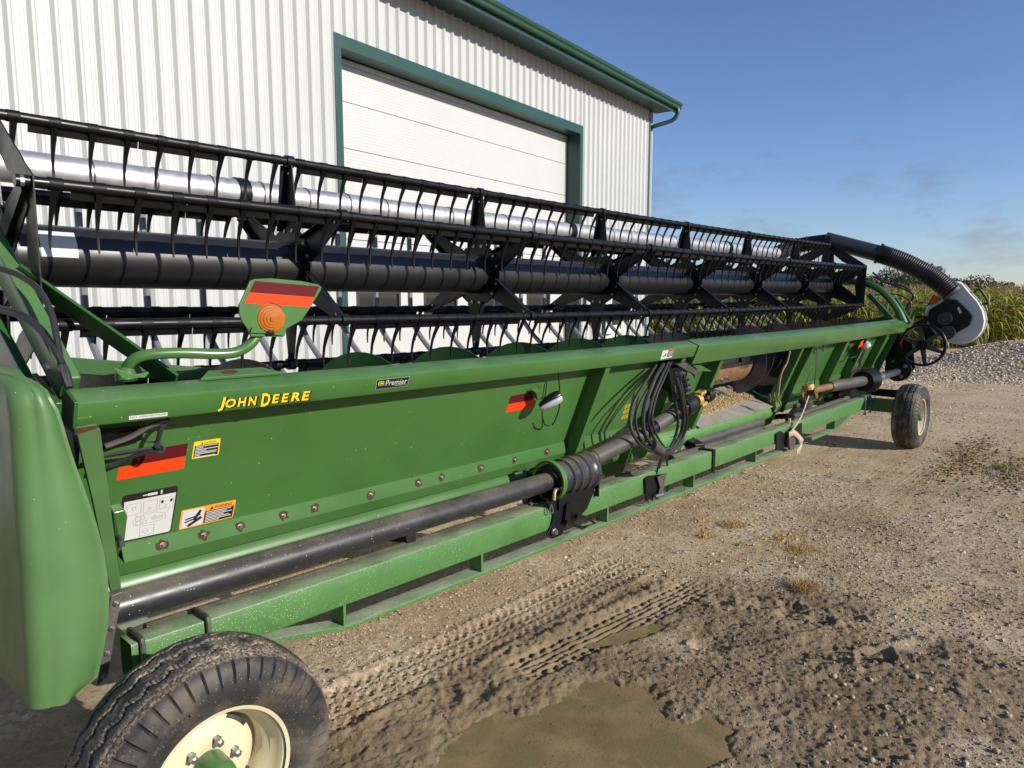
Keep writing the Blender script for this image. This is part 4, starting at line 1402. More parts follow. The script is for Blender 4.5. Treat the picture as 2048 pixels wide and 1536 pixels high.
# cables under the left end of the beam
def cable(pxs, p, r, name='cable', m=RUBBER, par=None, n=6):
    pts = [hp(a, b, pp_) for (a, b), pp_ in zip(pxs, p if isinstance(p, list) else [p] * len(pxs))]
    return MB().tube(bez(pts, 6), r, n).build(name, m, par or hd)
cable([(338, 836), (322, 860), (316, 886), (326, 893), (322, 905), (300, 903), (268, 912), (230, 928), (200, 934)], [0.08, 0.05, 0.04, 0.03, 0.02, 0.03, 0.04, 0.05, 0.05], 0.0085)
cable([(318, 884), (312, 892), (318, 897), (305, 897), (265, 903), (215, 911), (190, 914)], [0.03, 0.02, 0.02, 0.03, 0.04, 0.05, 0.05], 0.0085)
cable([(335, 842), (300, 852), (262, 874), (210, 893)], 0.07, 0.010, m=BLACK_SHAFT)
cable([(290, 884), (310, 884), (318, 880)], 0.05, 0.004)
MB().prism(hpoly([(200, 862), (290, 852), (284, 880), (262, 886), (206, 898)], 0.095), PF * 0.004).build('shaded_opening', BLACK, hd, 0)  # black sheet standing in for the shaded inside of the opening
# ---- labels
def label(pxs, p, name, bg_m, r=0.0):
    q = Quad(*[hp(a, b, p) for a, b in pxs])
    mb = MB()
    if r: q.poly(mb, q.round(r), 0.0006)
    else: q.rect(mb, 0, 0, 1, 1, 0.0006)
    return q, mb.build(name, bg_m, hd, 0)
def tx(q, par, items, m, name='lettering'):
    mb = MB()
    for it in items: it(mb)
    return mb.build(name, m, par, 0)
# red and orange reflectors
label([(269, 905), (376, 886), (372, 911), (262, 931)], PZ, 'red_reflector', RED, 0.03)
label([(237, 935), (371.5, 912.5), (367, 937), (232, 961)], PZ, 'orange_reflector', ORANGE, 0.02)
label([(1021.5, 792), (1074, 782.5), (1068, 799), (1016, 808)], PZ, 'red_reflector', RED)
label([(1016, 808), (1068, 799), (1063.5, 816), (1010.5, 825)], PZ, 'orange_reflector', ORANGE)
# caution label
q, o = label([(388, 884), (441, 876), (437, 909), (383, 918)], PZ, 'caution_label', D_YELLOW, 0.05)
tx(q, o, [lambda m_: q.rect(m_, 0.05, 0.06, 0.95, 0.76, 0.0014)], D_BLACK, 'label_field')
tx(q, o, [lambda m_: q.text(m_, 'CAUTION', 0.40, 0.80, 0.82, 0.93, 0.0014, 0.02), lambda m_: q.poly(m_, [(0.27, 0.80), (0.36, 0.80), (0.315, 0.94)], 0.0014)], D_BLACK)
tx(q, o, [(lambda k: lambda m_: q.rect(m_, 0.08, 0.68 - k * 0.088, (0.90, 0.36, 0.93, 0.50, 0.90, 0.88, 0.28, 0.86)[k], 0.718 - k * 0.088, 0.0022))(k) for k in range(8)], D_WHITE, 'small_print')
# service chart
q, o = label([(244, 992), (357, 970), (342, 1064), (243, 1085)], PZ, 'service_chart', D_BLACK, 0.07)
tx(q, o, [lambda m_: q.poly(m_, [(0.035, 0.03), (0.94, 0.03), (0.97, 0.07), (0.97, 0.86), (0.035, 0.86)], 0.0014)], D_WHITE, 'chart_field')
tx(q, o, [lambda m_: q.rect(m_, 0.45, 0.90, 0.62, 0.95, 0.0014), lambda m_: q.rect(m_, 0.36, 0.915, 0.45, 0.935, 0.0014), lambda m_: q.rect(m_, 0.68, 0.89, 0.71, 0.97, 0.0014)], D_WHITE, 'grease_gun_symbol')
def frame_lines(m_, u0, v0, u1, v1, w=0.006, lift=0.0022):
    q.rect(m_, u0, v0, u1, v0 + w, lift)
    q.rect(m_, u0, v1 - w, u1, v1, lift)
    q.rect(m_, u0, v0, u0 + w, v1, lift)
    q.rect(m_, u1 - w, v0, u1, v1, lift)
def ring(m_, u, v, r, w=0.006, asp=1.15, n=16, lift=0.0022):
    for k in range(n):
        a, b = 2 * math.pi * k / n, 2 * math.pi * (k + 1) / n
        q.poly(m_, [(u + r * math.cos(a), v + r * asp * math.sin(a)), (u + r * math.cos(b), v + r * asp * math.sin(b)), (u + (r - w) * math.cos(b), v + (r - w) * asp * math.sin(b)), (u + (r - w) * math.cos(a), v + (r - w) * asp * math.sin(a))], lift)
def chart(m_):
    frame_lines(m_, 0.08, 0.56, 0.34, 0.80)
    frame_lines(m_, 0.38, 0.56, 0.64, 0.80)
    frame_lines(m_, 0.68, 0.57, 0.95, 0.80)
    frame_lines(m_, 0.34, 0.06, 0.62, 0.28)
    for (u, v, r) in ((0.30, 0.44, 0.05), (0.30, 0.36, 0.05), (0.42, 0.36, 0.04), (0.60, 0.41, 0.045), (0.60, 0.41, 0.025), (0.69, 0.41, 0.03), (0.76, 0.42, 0.025), (0.38, 0.46, 0.04), (0.45, 0.16, 0.05), (0.21, 0.69, 0.035), (0.50, 0.63, 0.03), (0.80, 0.63, 0.025)):
        ring(m_, u, v, r)
    for uv in ([(0.20, 0.40), (0.26, 0.51), (0.60, 0.53), (0.82, 0.46), (0.82, 0.36), (0.70, 0.32), (0.22, 0.32)],):
        for k in range(len(uv)):
            a, b = uv[k], uv[(k + 1) % len(uv)]
            q.poly(m_, [a, b, (b[0], b[1] + 0.007), (a[0], a[1] + 0.007)] if abs(a[0] - b[0]) > 0.02 else [a, b, (b[0] + 0.006, b[1]), (a[0] + 0.006, a[1])], 0.0022)
    q.rect(m_, 0.86, 0.46, 0.865, 0.57, 0.0022)
    q.rect(m_, 0.25, 0.50, 0.255, 0.56, 0.0022)
    q.rect(m_, 0.77, 0.715, 0.86, 0.723, 0.0022)
tx(q, o, [chart], D_GREY, 'chart_drawing')
tx(q, o, [lambda m_: q.rect(m_, 0.71, 0.69, 0.75, 0.75, 0.0024), lambda m_: q.rect(m_, 0.88, 0.69, 0.92, 0.75, 0.0024)], D_BLACK, 'chart_symbol')
# warning label
q, o = label([(363, 1021), (472, 999), (465, 1034), (357, 1060)], PZ, 'warning_label', D_ORANGE, 0.035)
tx(q, o, [lambda m_: q.rect(m_, 0.025, 0.06, 0.415, 0.94, 0.0014)], D_WHITE, 'label_field')
tx(q, o, [lambda m_: q.rect(m_, 0.435, 0.06, 0.98, 0.70, 0.0014)], D_BLACK, 'label_field')
tx(q, o, [lambda m_: q.text(m_, 'WARNING', 0.60, 0.75, 0.93, 0.92, 0.0014, 0.02), lambda m_: q.poly(m_, [(0.52, 0.74), (0.585, 0.74), (0.553, 0.93)], 0.0014),
          lambda m_: q.poly(m_, [(0.13, 0.16), (0.17, 0.06), (0.40, 0.40), (0.36, 0.52)], 0.0024), lambda m_: q.poly(m_, [(0.22, 0.42), (0.27, 0.32), (0.37, 0.80), (0.33, 0.88)], 0.0024),
          lambda m_: q.poly(m_, [(0.08, 0.50), (0.10, 0.44), (0.36, 0.58), (0.36, 0.64)], 0.0024), lambda m_: q.poly(m_, [(0.08, 0.36), (0.10, 0.30), (0.24, 0.40), (0.22, 0.46)], 0.0024)], D_BLACK)
tx(q, o, [(lambda k: lambda m_: q.rect(m_, 0.455, 0.62 - k * 0.085, (0.93, 0.84, 0.95, 0.80, 0.90, 0.95, 0.72)[k], 0.655 - k * 0.085, 0.0024))(k) for k in range(7)], D_WHITE, 'small_print')
# serial tag, maker's lettering, dealer badge, danger label on the beam
q, o = label([(258, 832), (335, 824.5), (334.5, 831.5), (257.5, 839.5)], -0.0005, 'serial_tag', D_WHITE)
tx(q, o, [lambda m_: q.text(m_, '2012  1H00635FJC0746285', 0.03, 0.20, 0.97, 0.80, 0.0014, 0.0)], D_BLACK)
q = Quad(*[hp(a, b, -0.0005) for a, b in ((434, 794), (630, 775), (630, 802), (434, 822))])
LET = [('J', 0.005, 0.085, -0.02, 0.95), ('O', 0.075, 0.175, 0.16, 0.80), ('H', 0.188, 0.278, 0.16, 0.80), ('N', 0.290, 0.380, 0.16, 0.80), ('D', 0.415, 0.515, 0.0, 0.95), ('E', 0.528, 0.612, 0.16, 0.80), ('E', 0.628, 0.712, 0.16, 0.80), ('R', 0.728, 0.828, 0.16, 0.80), ('E', 0.845, 0.945, 0.14, 0.80)]
mbs, mby = MB(), MB()
for ch, u0, u1, v0, v1 in LET:
    q.text(mbs, ch, u0 + 0.014, v0 - 0.07, u1 + 0.020, v1 - 0.03, 0.0008, 0.03, 0.22)
    q.text(mby, ch, u0, v0, u1, v1, 0.0018, 0.03, 0.22)
so = mby.build('maker_lettering', D_YELLOW, hd, 0)
mbs.build('lettering_shadow', D_BLACK, so, 0)
q, o = label([(753.5, 759.5), (819, 752.5), (815, 771.5), (750, 779)], -0.0005, 'dealer_badge', D_GREY)
tx(q, o, [lambda m_: q.rect(m_, 0.015, 0.04, 0.985, 0.96, 0.0014)], D_BLACK, 'badge_field')
tx(q, o, [lambda m_: q.text(m_, 'Premier', 0.28, 0.28, 0.94, 0.86, 0.0024, 0.0, 0.1)], mat('badge_silver', (0.45, 0.52, 0.42), 0.4))
tx(q, o, [lambda m_: q.text(m_, 'EQUIPMENT LTD', 0.58, 0.15, 0.95, 0.26, 0.0024)], mat('badge_silver', (0.45, 0.52, 0.42), 0.4), 'small_print')
tx(q, o, [lambda m_: q.poly(m_, [(0.06 + 0.17 * (0.5 + 0.5 * math.copysign(abs(math.cos(a)) ** 0.5, math.cos(a))), 0.36 + 0.44 * (0.5 + 0.5 * math.copysign(abs(math.sin(a)) ** 0.5, math.sin(a)))) for a in [2 * math.pi * k / 16 for k in range(16)]], 0.0022)], D_YELLOW, 'emblem')
tx(q, o, [lambda m_: q.poly(m_, [(0.075 + 0.14 * (0.5 + 0.5 * math.copysign(abs(math.cos(a)) ** 0.5, math.cos(a))), 0.40 + 0.36 * (0.5 + 0.5 * math.copysign(abs(math.sin(a)) ** 0.5, math.sin(a)))) for a in [2 * math.pi * k / 16 for k in range(16)]], 0.0032)], GREEN, 'emblem_field')
tx(q, o, [lambda m_: q.poly(m_, [(0.085, 0.50), (0.105, 0.60), (0.135, 0.63), (0.150, 0.72), (0.165, 0.63), (0.19, 0.60), (0.205, 0.50), (0.19, 0.52), (0.175, 0.57), (0.13, 0.56), (0.10, 0.53)], 0.0042)], D_YELLOW, 'deer_emblem')
q, o = label([(1325.5, 701.5), (1349, 697.5), (1343, 714.5), (1320.5, 719)], -0.001, 'danger_label', D_WHITE)
tx(q, o, [lambda m_: q.rect(m_, 0.48, 0.80, 1, 1, 0.0014)], D_RED, 'label_field')
tx(q, o, [lambda m_: q.rect(m_, 0.50, 0.18, 0.97, 0.76, 0.0014), lambda m_: q.poly(m_, [(0.12, 0.35), (0.25, 0.40), (0.35, 0.62), (0.42, 0.55), (0.36, 0.40), (0.44, 0.30), (0.30, 0.32), (0.15, 0.25)], 0.0014)], D_BLACK, 'symbol')
tx(q, o, [(lambda k: lambda m_: q.rect(m_, 0.53, 0.66 - k * 0.12, 0.92, 0.70 - k * 0.12, 0.0022))(k) for k in range(4)], D_WHITE, 'small_print')
mb = MB()
q = Quad(*[hp(a, b, PZ) for a, b in ((1251, 808), (1262, 803), (1254, 838), (1241, 843))])
for k in range(3): q.text(mb, 'KEEP CLEAR', 0.0, 0.1 + 0.3 * k, 1.0, 0.32 + 0.3 * k, 0.001)
mb.build('faded_stencil', D_YELLOW, hd, 0)
# ---- work lamp hanging on the back sheet with its wire
lp = hp(1098, 799, 0.02)
d_ = (EX * 0.75 + PF * -0.62 + QU * 0.10).normalized()
la_, lb_ = hp(1078, 812, 0.03), hp(1122, 788, -0.01)
ld_ = (lb_ - la_).normalized()
ll_ = (lb_ - la_).length
prof_ = [(0, 0), (0.004, 0.010), (0.02, 0.019), (0.05, 0.028), (ll_ * 0.62, 0.034), (ll_ * 0.85, 0.032), (ll_ * 0.96, 0.024), (ll_, 0.008), (ll_, 0)]
lamp = MB().lathe(la_, ld_, prof_, 20).build('work_lamp', BLACK, hd)
MB().lathe(la_ + Vector((0.002, -0.010, -0.013)), ld_, [(t * 0.97, r * 0.90) for t, r in prof_], 20).build('lens', CLEAR, lamp)
MB().prism(hpoly([(1072, 785), (1084, 783), (1086, 797), (1076, 800)], 0.06), PF * 0.04).build('lamp_bracket', GREEN, hd, 0)
cable([(1117, 745), (1119, 780), (1119, 808), (1117, 822), (1108, 845), (1100, 851), (1090, 849), (1086, 838)], [0.06, 0.04, 0.035, 0.04, 0.06, 0.07, 0.07, 0.07], 0.0045)
cable([(1094, 763), (1089, 795), (1078, 812)], 0.08, 0.003)
# ---- amber warning lamp on its bent arm
base = hp(258, 742, 0.06)
AY = 2.50
arm = [at(252, 750, Y=2.56), at(254, 736, Y=2.56), at(268, 719, Y=2.54), at(300, 709, Y=2.52), at(360, 706, Y=2.50), at(440, 708, Y=2.48), at(476, 703, Y=2.47), at(502, 687, Y=2.46), at(516, 668, Y=2.46)]
arm = [unsag(v) for v in arm]
la = MB().tube(bez(arm, 6), 0.019, 14).build('lamp_arm', GREEN, hd)
MB().tube([arm[0] - Vector((0, 0, 0.02)), arm[0] + Vector((0, 0, 0.004)), arm[1]], [0.034, 0.034, 0.022], 14).build('arm_collar', GREEN, la)
MB().prism([hp(230, 738, 0.05), hp(245, 756, 0.05), hp(290, 755, 0.05), hp(298, 746, 0.05), hp(272, 752, 0.05)], PF * 0.01).build('arm_bracket', GREEN_WORN, hd, 0)
LQ = Quad(at(480, 553, Y=2.42), at(644, 556, Y=2.46), at(644, 672, Y=2.46), at(480, 672, Y=2.42))
def lpx(x, y): return ((x - 480) / 164, (672 - y - (y - 672) * 0) / 119 if True else 0)
outl = [(498, 559), (508, 554), (540, 552), (600, 556), (636, 562), (643, 567), (642, 573), (617, 612), (600, 636), (566, 655), (563, 670), (500, 670), (494, 655), (484, 640), (479, 624), (479, 606), (486, 590)]
mb = MB()
mb.prism([LQ.p(*lpx(*a)) for a in outl], LQ.n * -0.008)
pl = mb.build('lamp_plate', GREEN, la, 0, 0.002)
mb = MB()
LQ.poly(mb, [lpx(*a) for a in ((507, 558), (638, 566), (626, 587.5), (497, 580.5))], 0.0008)
mb.build('red_reflector', RED, pl, 0)
mb = MB()
LQ.poly(mb, [lpx(*a) for a in ((497, 581), (626, 588), (616, 608.5), (487, 603.5))], 0.0008)
mb.build('orange_reflector', ORANGE, pl, 0)
lc = LQ.p(*lpx(535, 633))
ld = (LQ.n + Vector((-0.25, 0.05, -0.05))).normalized()
MB().lathe(lc - ld * 0.01, ld, [(0, 0.056), (0.018, 0.056), (0.022, 0.050), (0.026, 0.049), (0.027, 0.042), (0.030, 0.041), (0.031, 0.032), (0.034, 0.031), (0.035, 0.022), (0.037, 0.021), (0.038, 0.010), (0.042, 0.008), (0.042, 0)], 32).build('amber_lens', AMBER, pl, 25)
MB().lathe(lc - ld * 0.012, ld, [(0, 0.0), (0, 0.060), (0.010, 0.060), (0.010, 0.055)], 32).build('lamp_housing', BLACK, pl, 25)
mb = MB()
LQ.poly(mb, [lpx(*a) for a in ((496, 662), (527, 663), (519, 655), (500, 651))], 0.006, 0.003)
LQ.poly(mb, [lpx(*a) for a in ((530, 664), (562, 668), (565, 653), (542, 655))], 0.006, 0.003)
mb.build('mounting_tab', GREEN, pl, 0)
MB().lathe(lc - UP * 0.052, ld, [(0.0, 0.014), (0.012, 0.014), (0.014, 0.0)], 10).build('lamp_plug', BLACK, pl)
# pivot plate on top of the beam and the long bar behind it
MB().prism([H(1.12, 0.075, 0.004), H(1.17, 0.13, 0.004), H(1.38, 0.13, 0.004), H(1.44, 0.075, 0.004)], QU * 0.012).build('pivot_plate', GREEN, hd, 0, 0.002)
MB().prism([H(1.24 + 0.03 * math.cos(a), 0.105 + 0.014 * math.sin(a), 0.017) for a in [2 * math.pi * k / 14 for k in range(14)]], QU * 0.001).build('rust_spot', RUST_SPOT, hd, 0)
MB().beam(at(140, 730, Y=2.78), at(432, 748, Y=2.66), 0.012, 0.055).build('side_brace', GREEN_DARK, hd, 0, 0.002)
# ================================================================== REEL
RC = Vector((0, 3.395, 1.968))
BATS = {'T': (3.367, 2.499), 'UN': (2.915, 2.194), 'LN': (2.925, 1.700), 'B': (3.42, 1.455), 'FU': (3.884, 2.275), 'FL': (3.90, 1.735)}
SPX = [2.01, 3.40, 4.79, 6.17, 7.54, 8.92]
RX0, RX1 = 0.70, 10.12
drum = MB().lathe((0.72, RC.y, RC.z), (1, 0, 0), [(0, 0)] + [(9.35 * k / 24, 0.126) for k in range(25)] + [(9.35, 0)], 40).build('reel_drum', BLACK_DRUM, hd, 40)
# paper tag stuck on the drum
mb = MB()
for k in range(7):
    a = math.radians(132 + 52 * k / 6)
    for x in (0.855, 0.985):
        mb.v.append((x, RC.y + 0.1268 * math.cos(a), RC.z + 0.1268 * math.sin(a)))
mb.f = [(2 * k, 2 * k + 1, 2 * k + 3, 2 * k + 2) for k in range(6)]
mb.build('paper_tag', D_WHITE, drum, 40)
# one tine: collar round the bat tube and a curved tapering finger
mb = MB()
mb.lathe((-0.022, 0, 0), (1, 0, 0), [(0, 0.0212), (0, 0.0236), (0.044, 0.0236), (0.044, 0.0212)], 14)
cl = [(-0.004, -0.018, 0.0125, 0.007), (0.016, -0.050, 0.0105, 0.0065), (0.038, -0.088, 0.008, 0.006), (0.056, -0.130, 0.0055, 0.005), (0.065, -0.172, 0.0045, 0.0045), (0.066, -0.208, 0.0036, 0.0035), (0.064, -0.228, 0.0025, 0.0025)]
o_ = len(mb.v)
for (y, z, w, t) in cl:
    mb.v += [(-w, y - t, z), (w, y - t, z), (w, y + t, z), (-w, y + t, z)]
for i in range(len(cl) - 1):
    for k in range(4):
        a, b = o_ + i * 4 + k, o_ + i * 4 + (k + 1) % 4
        mb.f.append((a, b, b + 4, a + 4))
mb.f.append(tuple(o_ + (len(cl) - 1) * 4 + k for k in range(4)))
TINE = mb_mesh(mb, 'tine', TINE_BLACK)
TINE.set_sharp_from_angle(angle=math.radians(35))
TX = [0.82 + k * 0.1395 for k in range(67)]
TX = [x for x in TX if min(abs(x - s_) for s_ in SPX) > 0.035 and x < RX1 - 0.03]
total = 0
for nm, (by, bz) in BATS.items():
    bar = MB().xbar(RX0 - (0.1 if nm == 'T' else 0), RX1, circ(Vector((0, by, bz)), 0.0212, 14), 28).build('reel_bat', BLACK, hd)
    edges = [RX0 + 0.12] + SPX + [RX1]
    for i in range(len(edges) - 1):
        a, b = edges[i] + 0.05, edges[i + 1] - 0.06
        if nm in ('T', 'LN') and i == 0: b -= 0.30
        mb = MB()
        x = a
        while x < b - 0.05:
            w = min(0.415, b - x)
            mb.xbar(x, x + w - 0.004, [(by + 0.004, bz - 0.020), (by + 0.013, bz - 0.046), (by + 0.019, bz - 0.048), (by + 0.016, bz - 0.042), (by + 0.010, bz - 0.018)], 2)
            x += w
        mb.build('bat_strip', BLACK, bar, 0)
    if nm in ('T', 'UN', 'LN', 'FU'):
        for x in TX:
            if total >= 296: break
            c = bpy.data.objects.new('tine', TINE)
            COL.objects.link(c)
            c.location = (x, by, bz + sag(x))
            c.rotation_euler = (random.gauss(0, 0.03), random.gauss(0, 0.015), random.gauss(0, 0.03))
            c.parent = bar
            total += 1
    else:
        mb2 = MB()
        for x in TX: mb2.add([(v[0] + x, v[1] + by, v[2] + bz) for v in mb.v[:0]] or [], [])
        g = MB()
        base_v = [tuple(v.co) for v in TINE.vertices]
        base_f = [tuple(p.vertices) for p in TINE.polygons]
        for x in TX: g.add([(v[0] + x, v[1] + by, v[2] + bz) for v in base_v], base_f)
        o = g.build('tine_row', TINE_BLACK, bar, 35)
        o['kind'] = 'stuff'
    for s_ in SPX:                                       # clamps holding the bat to the spiders
        MB().lathe((s_ - 0.020, by, bz), (1, 0, 0), [(0, 0.0215), (0, 0.031), (0.04, 0.031), (0.04, 0.0215)], 14).build('bat_clamp', BLACK, bar, 35)
for s_ in SPX:
    hub = MB().lathe((s_ - 0.006, RC.y, RC.z), (1, 0, 0), [(0, 0.124), (0, 0.205), (0.010, 0.205), (0.010, 0.124)], 36).build('reel_spider', BLACK, hd, 40)
    for nm, (by, bz) in BATS.items():
        t_ = Vector((0, by, bz)) - Vector((0, RC.y, RC.z))
        R_ = t_.length
        r = t_.normalized()
        w = Vector((0, -r.z, r.y))
        c0 = Vector((s_, RC.y, RC.z))
        mb = MB()
        mb.prism([c0 + r * 0.125 + w * 0.072, c0 + r * 0.24 + w * 0.068, c0 + r * (R_ - 0.02) + w * 0.026, c0 + r * (R_ + 0.022) + w * 0.014, c0 + r * (R_ + 0.022) - w * 0.014, c0 + r * (R_ - 0.02) - w * 0.026, c0 + r * 0.24 - w * 0.068, c0 + r * 0.125 - w * 0.072], EX * 0.006)
        mb.prism([c0 + r * 0.18 - w * 0.0705, c0 + r * (R_ - 0.02) - w * 0.028, c0 + r * (R_ - 0.02) - w * 0.023, c0 + r * 0.18 - w * 0.0655], EX * -0.034)
        mb.build('spider_arm', BLACK, hub, 0, 0.0015)
        mbb = MB()
        for dw in (-0.035, 0.035):
            mbb.lathe(c0 + r * 0.185 + w * dw - EX * 0.006, (-1, 0, 0), [(0, 0.011), (0.006, 0.011), (0.008, 0.0)], 8)
        mbb.lathe(c0 + r * (R_ - 0.06) - EX * 0.001, (-1, 0, 0), [(0, 0.008), (0.006, 0.008), (0.007, 0.0)], 8)
        mbb.build('spider_bolts', STEEL, hub, 0)['kind'] = 'stuff'
# end plates: outer rim and broad arms with openings between
def end_plate(x, sgn):
    order = ['T', 'UN', 'LN', 'B', 'FL', 'FU']
    P = [Vector((x, *BATS[k])) for k in order]
    c0 = Vector((x, RC.y, RC.z))
    mb = MB()
    for i in range(6):
        a, b = P[i], P[(i + 1) % 6]
        ao, bo = c0 + (a - c0) * 1.07, c0 + (b - c0) * 1.07
        ai, bi = c0 + (a - c0) * 0.86, c0 + (b - c0) * 0.86
        m1 = (ai + bi) / 2
        mid = c0 + (m1 - c0) * 0.93
        mb.prism([ao, bo, bi, mid, ai], EX * 0.005 * sgn)
        r = (a - c0).normalized()
        w = Vector((0, -r.z, r.y))
        mb.prism([c0 + r * 0.10 + w * 0.11, c0 + r * 0.47 + w * 0.060, c0 + r * 0.47 - w * 0.060, c0 + r * 0.10 - w * 0.11], EX * -0.006 * sgn)
        mb.prism([c0 + r * 0.14 + w * 0.045, c0 + r * 0.50 + w * 0.020, c0 + r * 0.50 - w * 0.020, c0 + r * 0.14 - w * 0.045], EX * -0.022 * sgn)
    mb.lathe(c0, (1, 0, 0), [(-0.012, 0), (-0.012, 0.21), (0.012, 0.21), (0.012, 0)], 30)
    e = mb.build('reel_end_plate', BLACK, hd, 30)
    for p in P:
        MB().lathe(p - EX * 0.02, (-1, 0, 0), [(0, 0.022), (0.012, 0.022), (0.012, 0.012), (0.020, 0.012), (0.020, 0)], 10).build('pivot_bolt', STEEL, e, 20)
end_plate(0.745, 1)
end_plate(10.10, 1)
# reel arms, left: two box arms, hoses, warning label, diagonal brace
ra = MB().beam(at(140, 778, Y=2.58), at(-60, 395, Y=3.42), 0.055, 0.10, (0, 0, 1)).build('reel_arm', GREEN, hd, 0, 0.008)
MB().beam(at(66, 800, Y=2.72), at(-60, 560, Y=3.25), 0.03, 0.10, (0, 0, 1)).build('lift_link', GREEN_DARK, hd, 0, 0.006)
MB().beam(at(40, 545, Y=3.00), at(352, 762, Y=2.58), 0.012, 0.085, (0, -1.6, 1)).build('diagonal_brace', GREEN_DARK, hd, 0, 0.002)  # tilted down and dark green so the broad face looks shaded
MB().prism([at(10, 800, Y=2.9), at(25, 740, Y=2.9), at(45, 762, Y=2.9), at(38, 800, Y=2.9)], Vector((0, 0.012, 0))).build('pivot_gusset', GREEN, hd, 0, 0.002)
MB().prism([at(60, 775, Y=2.7), at(66, 755, Y=2.7), at(74, 782, Y=2.7), at(70, 792, Y=2.7)], Vector((0, 0.06, 0))).build('pivot_gusset', GREEN, hd, 0, 0.002)
ql = Quad(at(30, 590, Y=2.90), at(40, 587, Y=2.895), at(62, 660, Y=2.78), at(50, 668, Y=2.785))
def wcable(pts, r, m=RUBBER, name='hose', n=8):
    return MB().tube(bez([unsag(at(a, b, Y=c)) for a, b, c in pts], 8), r, n).build(name, m, hd)
wcable([(-30, 532, 3.0), (0, 537, 2.95), (40, 552, 2.86), (78, 580, 2.76), (103, 628, 2.66), (116, 690, 2.58), (124, 740, 2.53), (136, 775, 2.50)], 0.0105)
wcable([(-30, 612, 2.95), (0, 616, 2.88), (45, 630, 2.78), (85, 662, 2.68), (112, 705, 2.58), (132, 742, 2.53), (141, 775, 2.50)], 0.0105)
wcable([(-30, 618, 2.93), (0, 622, 2.86), (40, 634, 2.76), (72, 655, 2.68), (104, 692, 2.58), (124, 728, 2.53)], 0.008)
MB().lathe(unsag(at(98, 733, Y=2.55)), (-0.7, -0.7, 0), [(0, 0.012), (0.015, 0.012), (0.015, 0.006), (0.025, 0.006), (0.025, 0)], 6).build('bolt', STEEL, hd, 20)
# ================================================================== AIR SYSTEM ON THE REEL
MY, MZ, MR = 4.06, 2.415, 0.080
man = MB().xbar(0.70, 10.25, circ(Vector((0, MY, MZ)), MR, 28), 28).build('air_manifold', ALU, hd)
tubes_x = [1.235 + k * 0.305 for k in range(29)]
for x in tubes_x:
    MB().lathe((x + 0.06, MY, MZ), (1, 0, 0), [(0, MR), (0, MR + 0.004), (0.008, MR + 0.004), (0.008, MR)], 28).build('seam_band', STEEL_DARK, man, 40)
for x in (2.06, 5.2, 8.4):
    MB().lathe((x, MY, MZ), (1, 0, 0), [(0, MR), (0, MR + 0.010), (0.07, MR + 0.010), (0.07, MR)], 28).build('clamp_band', BLACK, man, 40)
for x in tubes_x:
    pth = [(x, MY, MZ - 0.06), (x, MY, 2.1), (x, MY, 1.80), (x, MY - 0.005, 1.70), (x, MY - 0.05, 1.60), (x, MY - 0.16, 1.49), (x, MY - 0.33, 1.36), (x, MY - 0.50, 1.24)]
    t_ = MB().tube(bez(pth, 4), 0.0185, 10).build('air_tube', GREYTUBE, hd)
# right end: elbow, smooth duct, ribbed hose, fan
elb = [Vector((10.0, MY, MZ)), Vector((10.2, MY, MZ + 0.02)), Vector((10.42, MY - 0.05, MZ + 0.09)), Vector((10.56, MY - 0.22, MZ + 0.14)), at(1662, 482, X=10.62)]
MB().tube(bez(elb, 8), [0.095] * 4 + [0.105] * 29, 22).build('duct_elbow', BLACK, hd)
for k in (0.25, 0.5, 0.75):
    p = bez(elb, 8)[int(k * 32)]
    d = (bez(elb, 8)[int(k * 32) + 1] - p).normalized()
    MB().lathe(p, d, [(0, 0.105), (0, 0.114), (0.012, 0.114), (0.012, 0.105)], 22).build('elbow_rib', BLACK_SHAFT, hd, 40)
dA, dB = at(1650, 479.5, X=10.62), at(1764, 509, X=10.80)
MB().tube([dA, dA.lerp(dB, 0.5), dB], 0.112, 24).build('air_duct', mat('smooth_duct_plastic', (0.025, 0.027, 0.033), 0.33), hd)
hA = [at(1757, 507, X=10.79), at(1780, 514, X=10.83), at(1815, 528, X=10.9), at(1850, 546, X=10.96), at(1878, 564, X=11.0), at(1906, 588, X=11.04)]
pth = bez(hA, 26)
rr = [0.125 + (0.010 if (k % 3) == 1 else -0.004) for k in range(len(pth))]
MB().tube(pth, rr, 22).build('ribbed_hose', RUBBER, hd, 60)
for k in (1, len(pth) - 3):
    d = (pth[k + 1] - pth[k]).normalized()
    MB().lathe(pth[k], d, [(-0.02, 0.128), (-0.02, 0.140), (0.02, 0.140), (0.02, 0.128)], 24).build('hose_clamp', STEEL_DARK if k > 5 else BLACK, hd, 40)
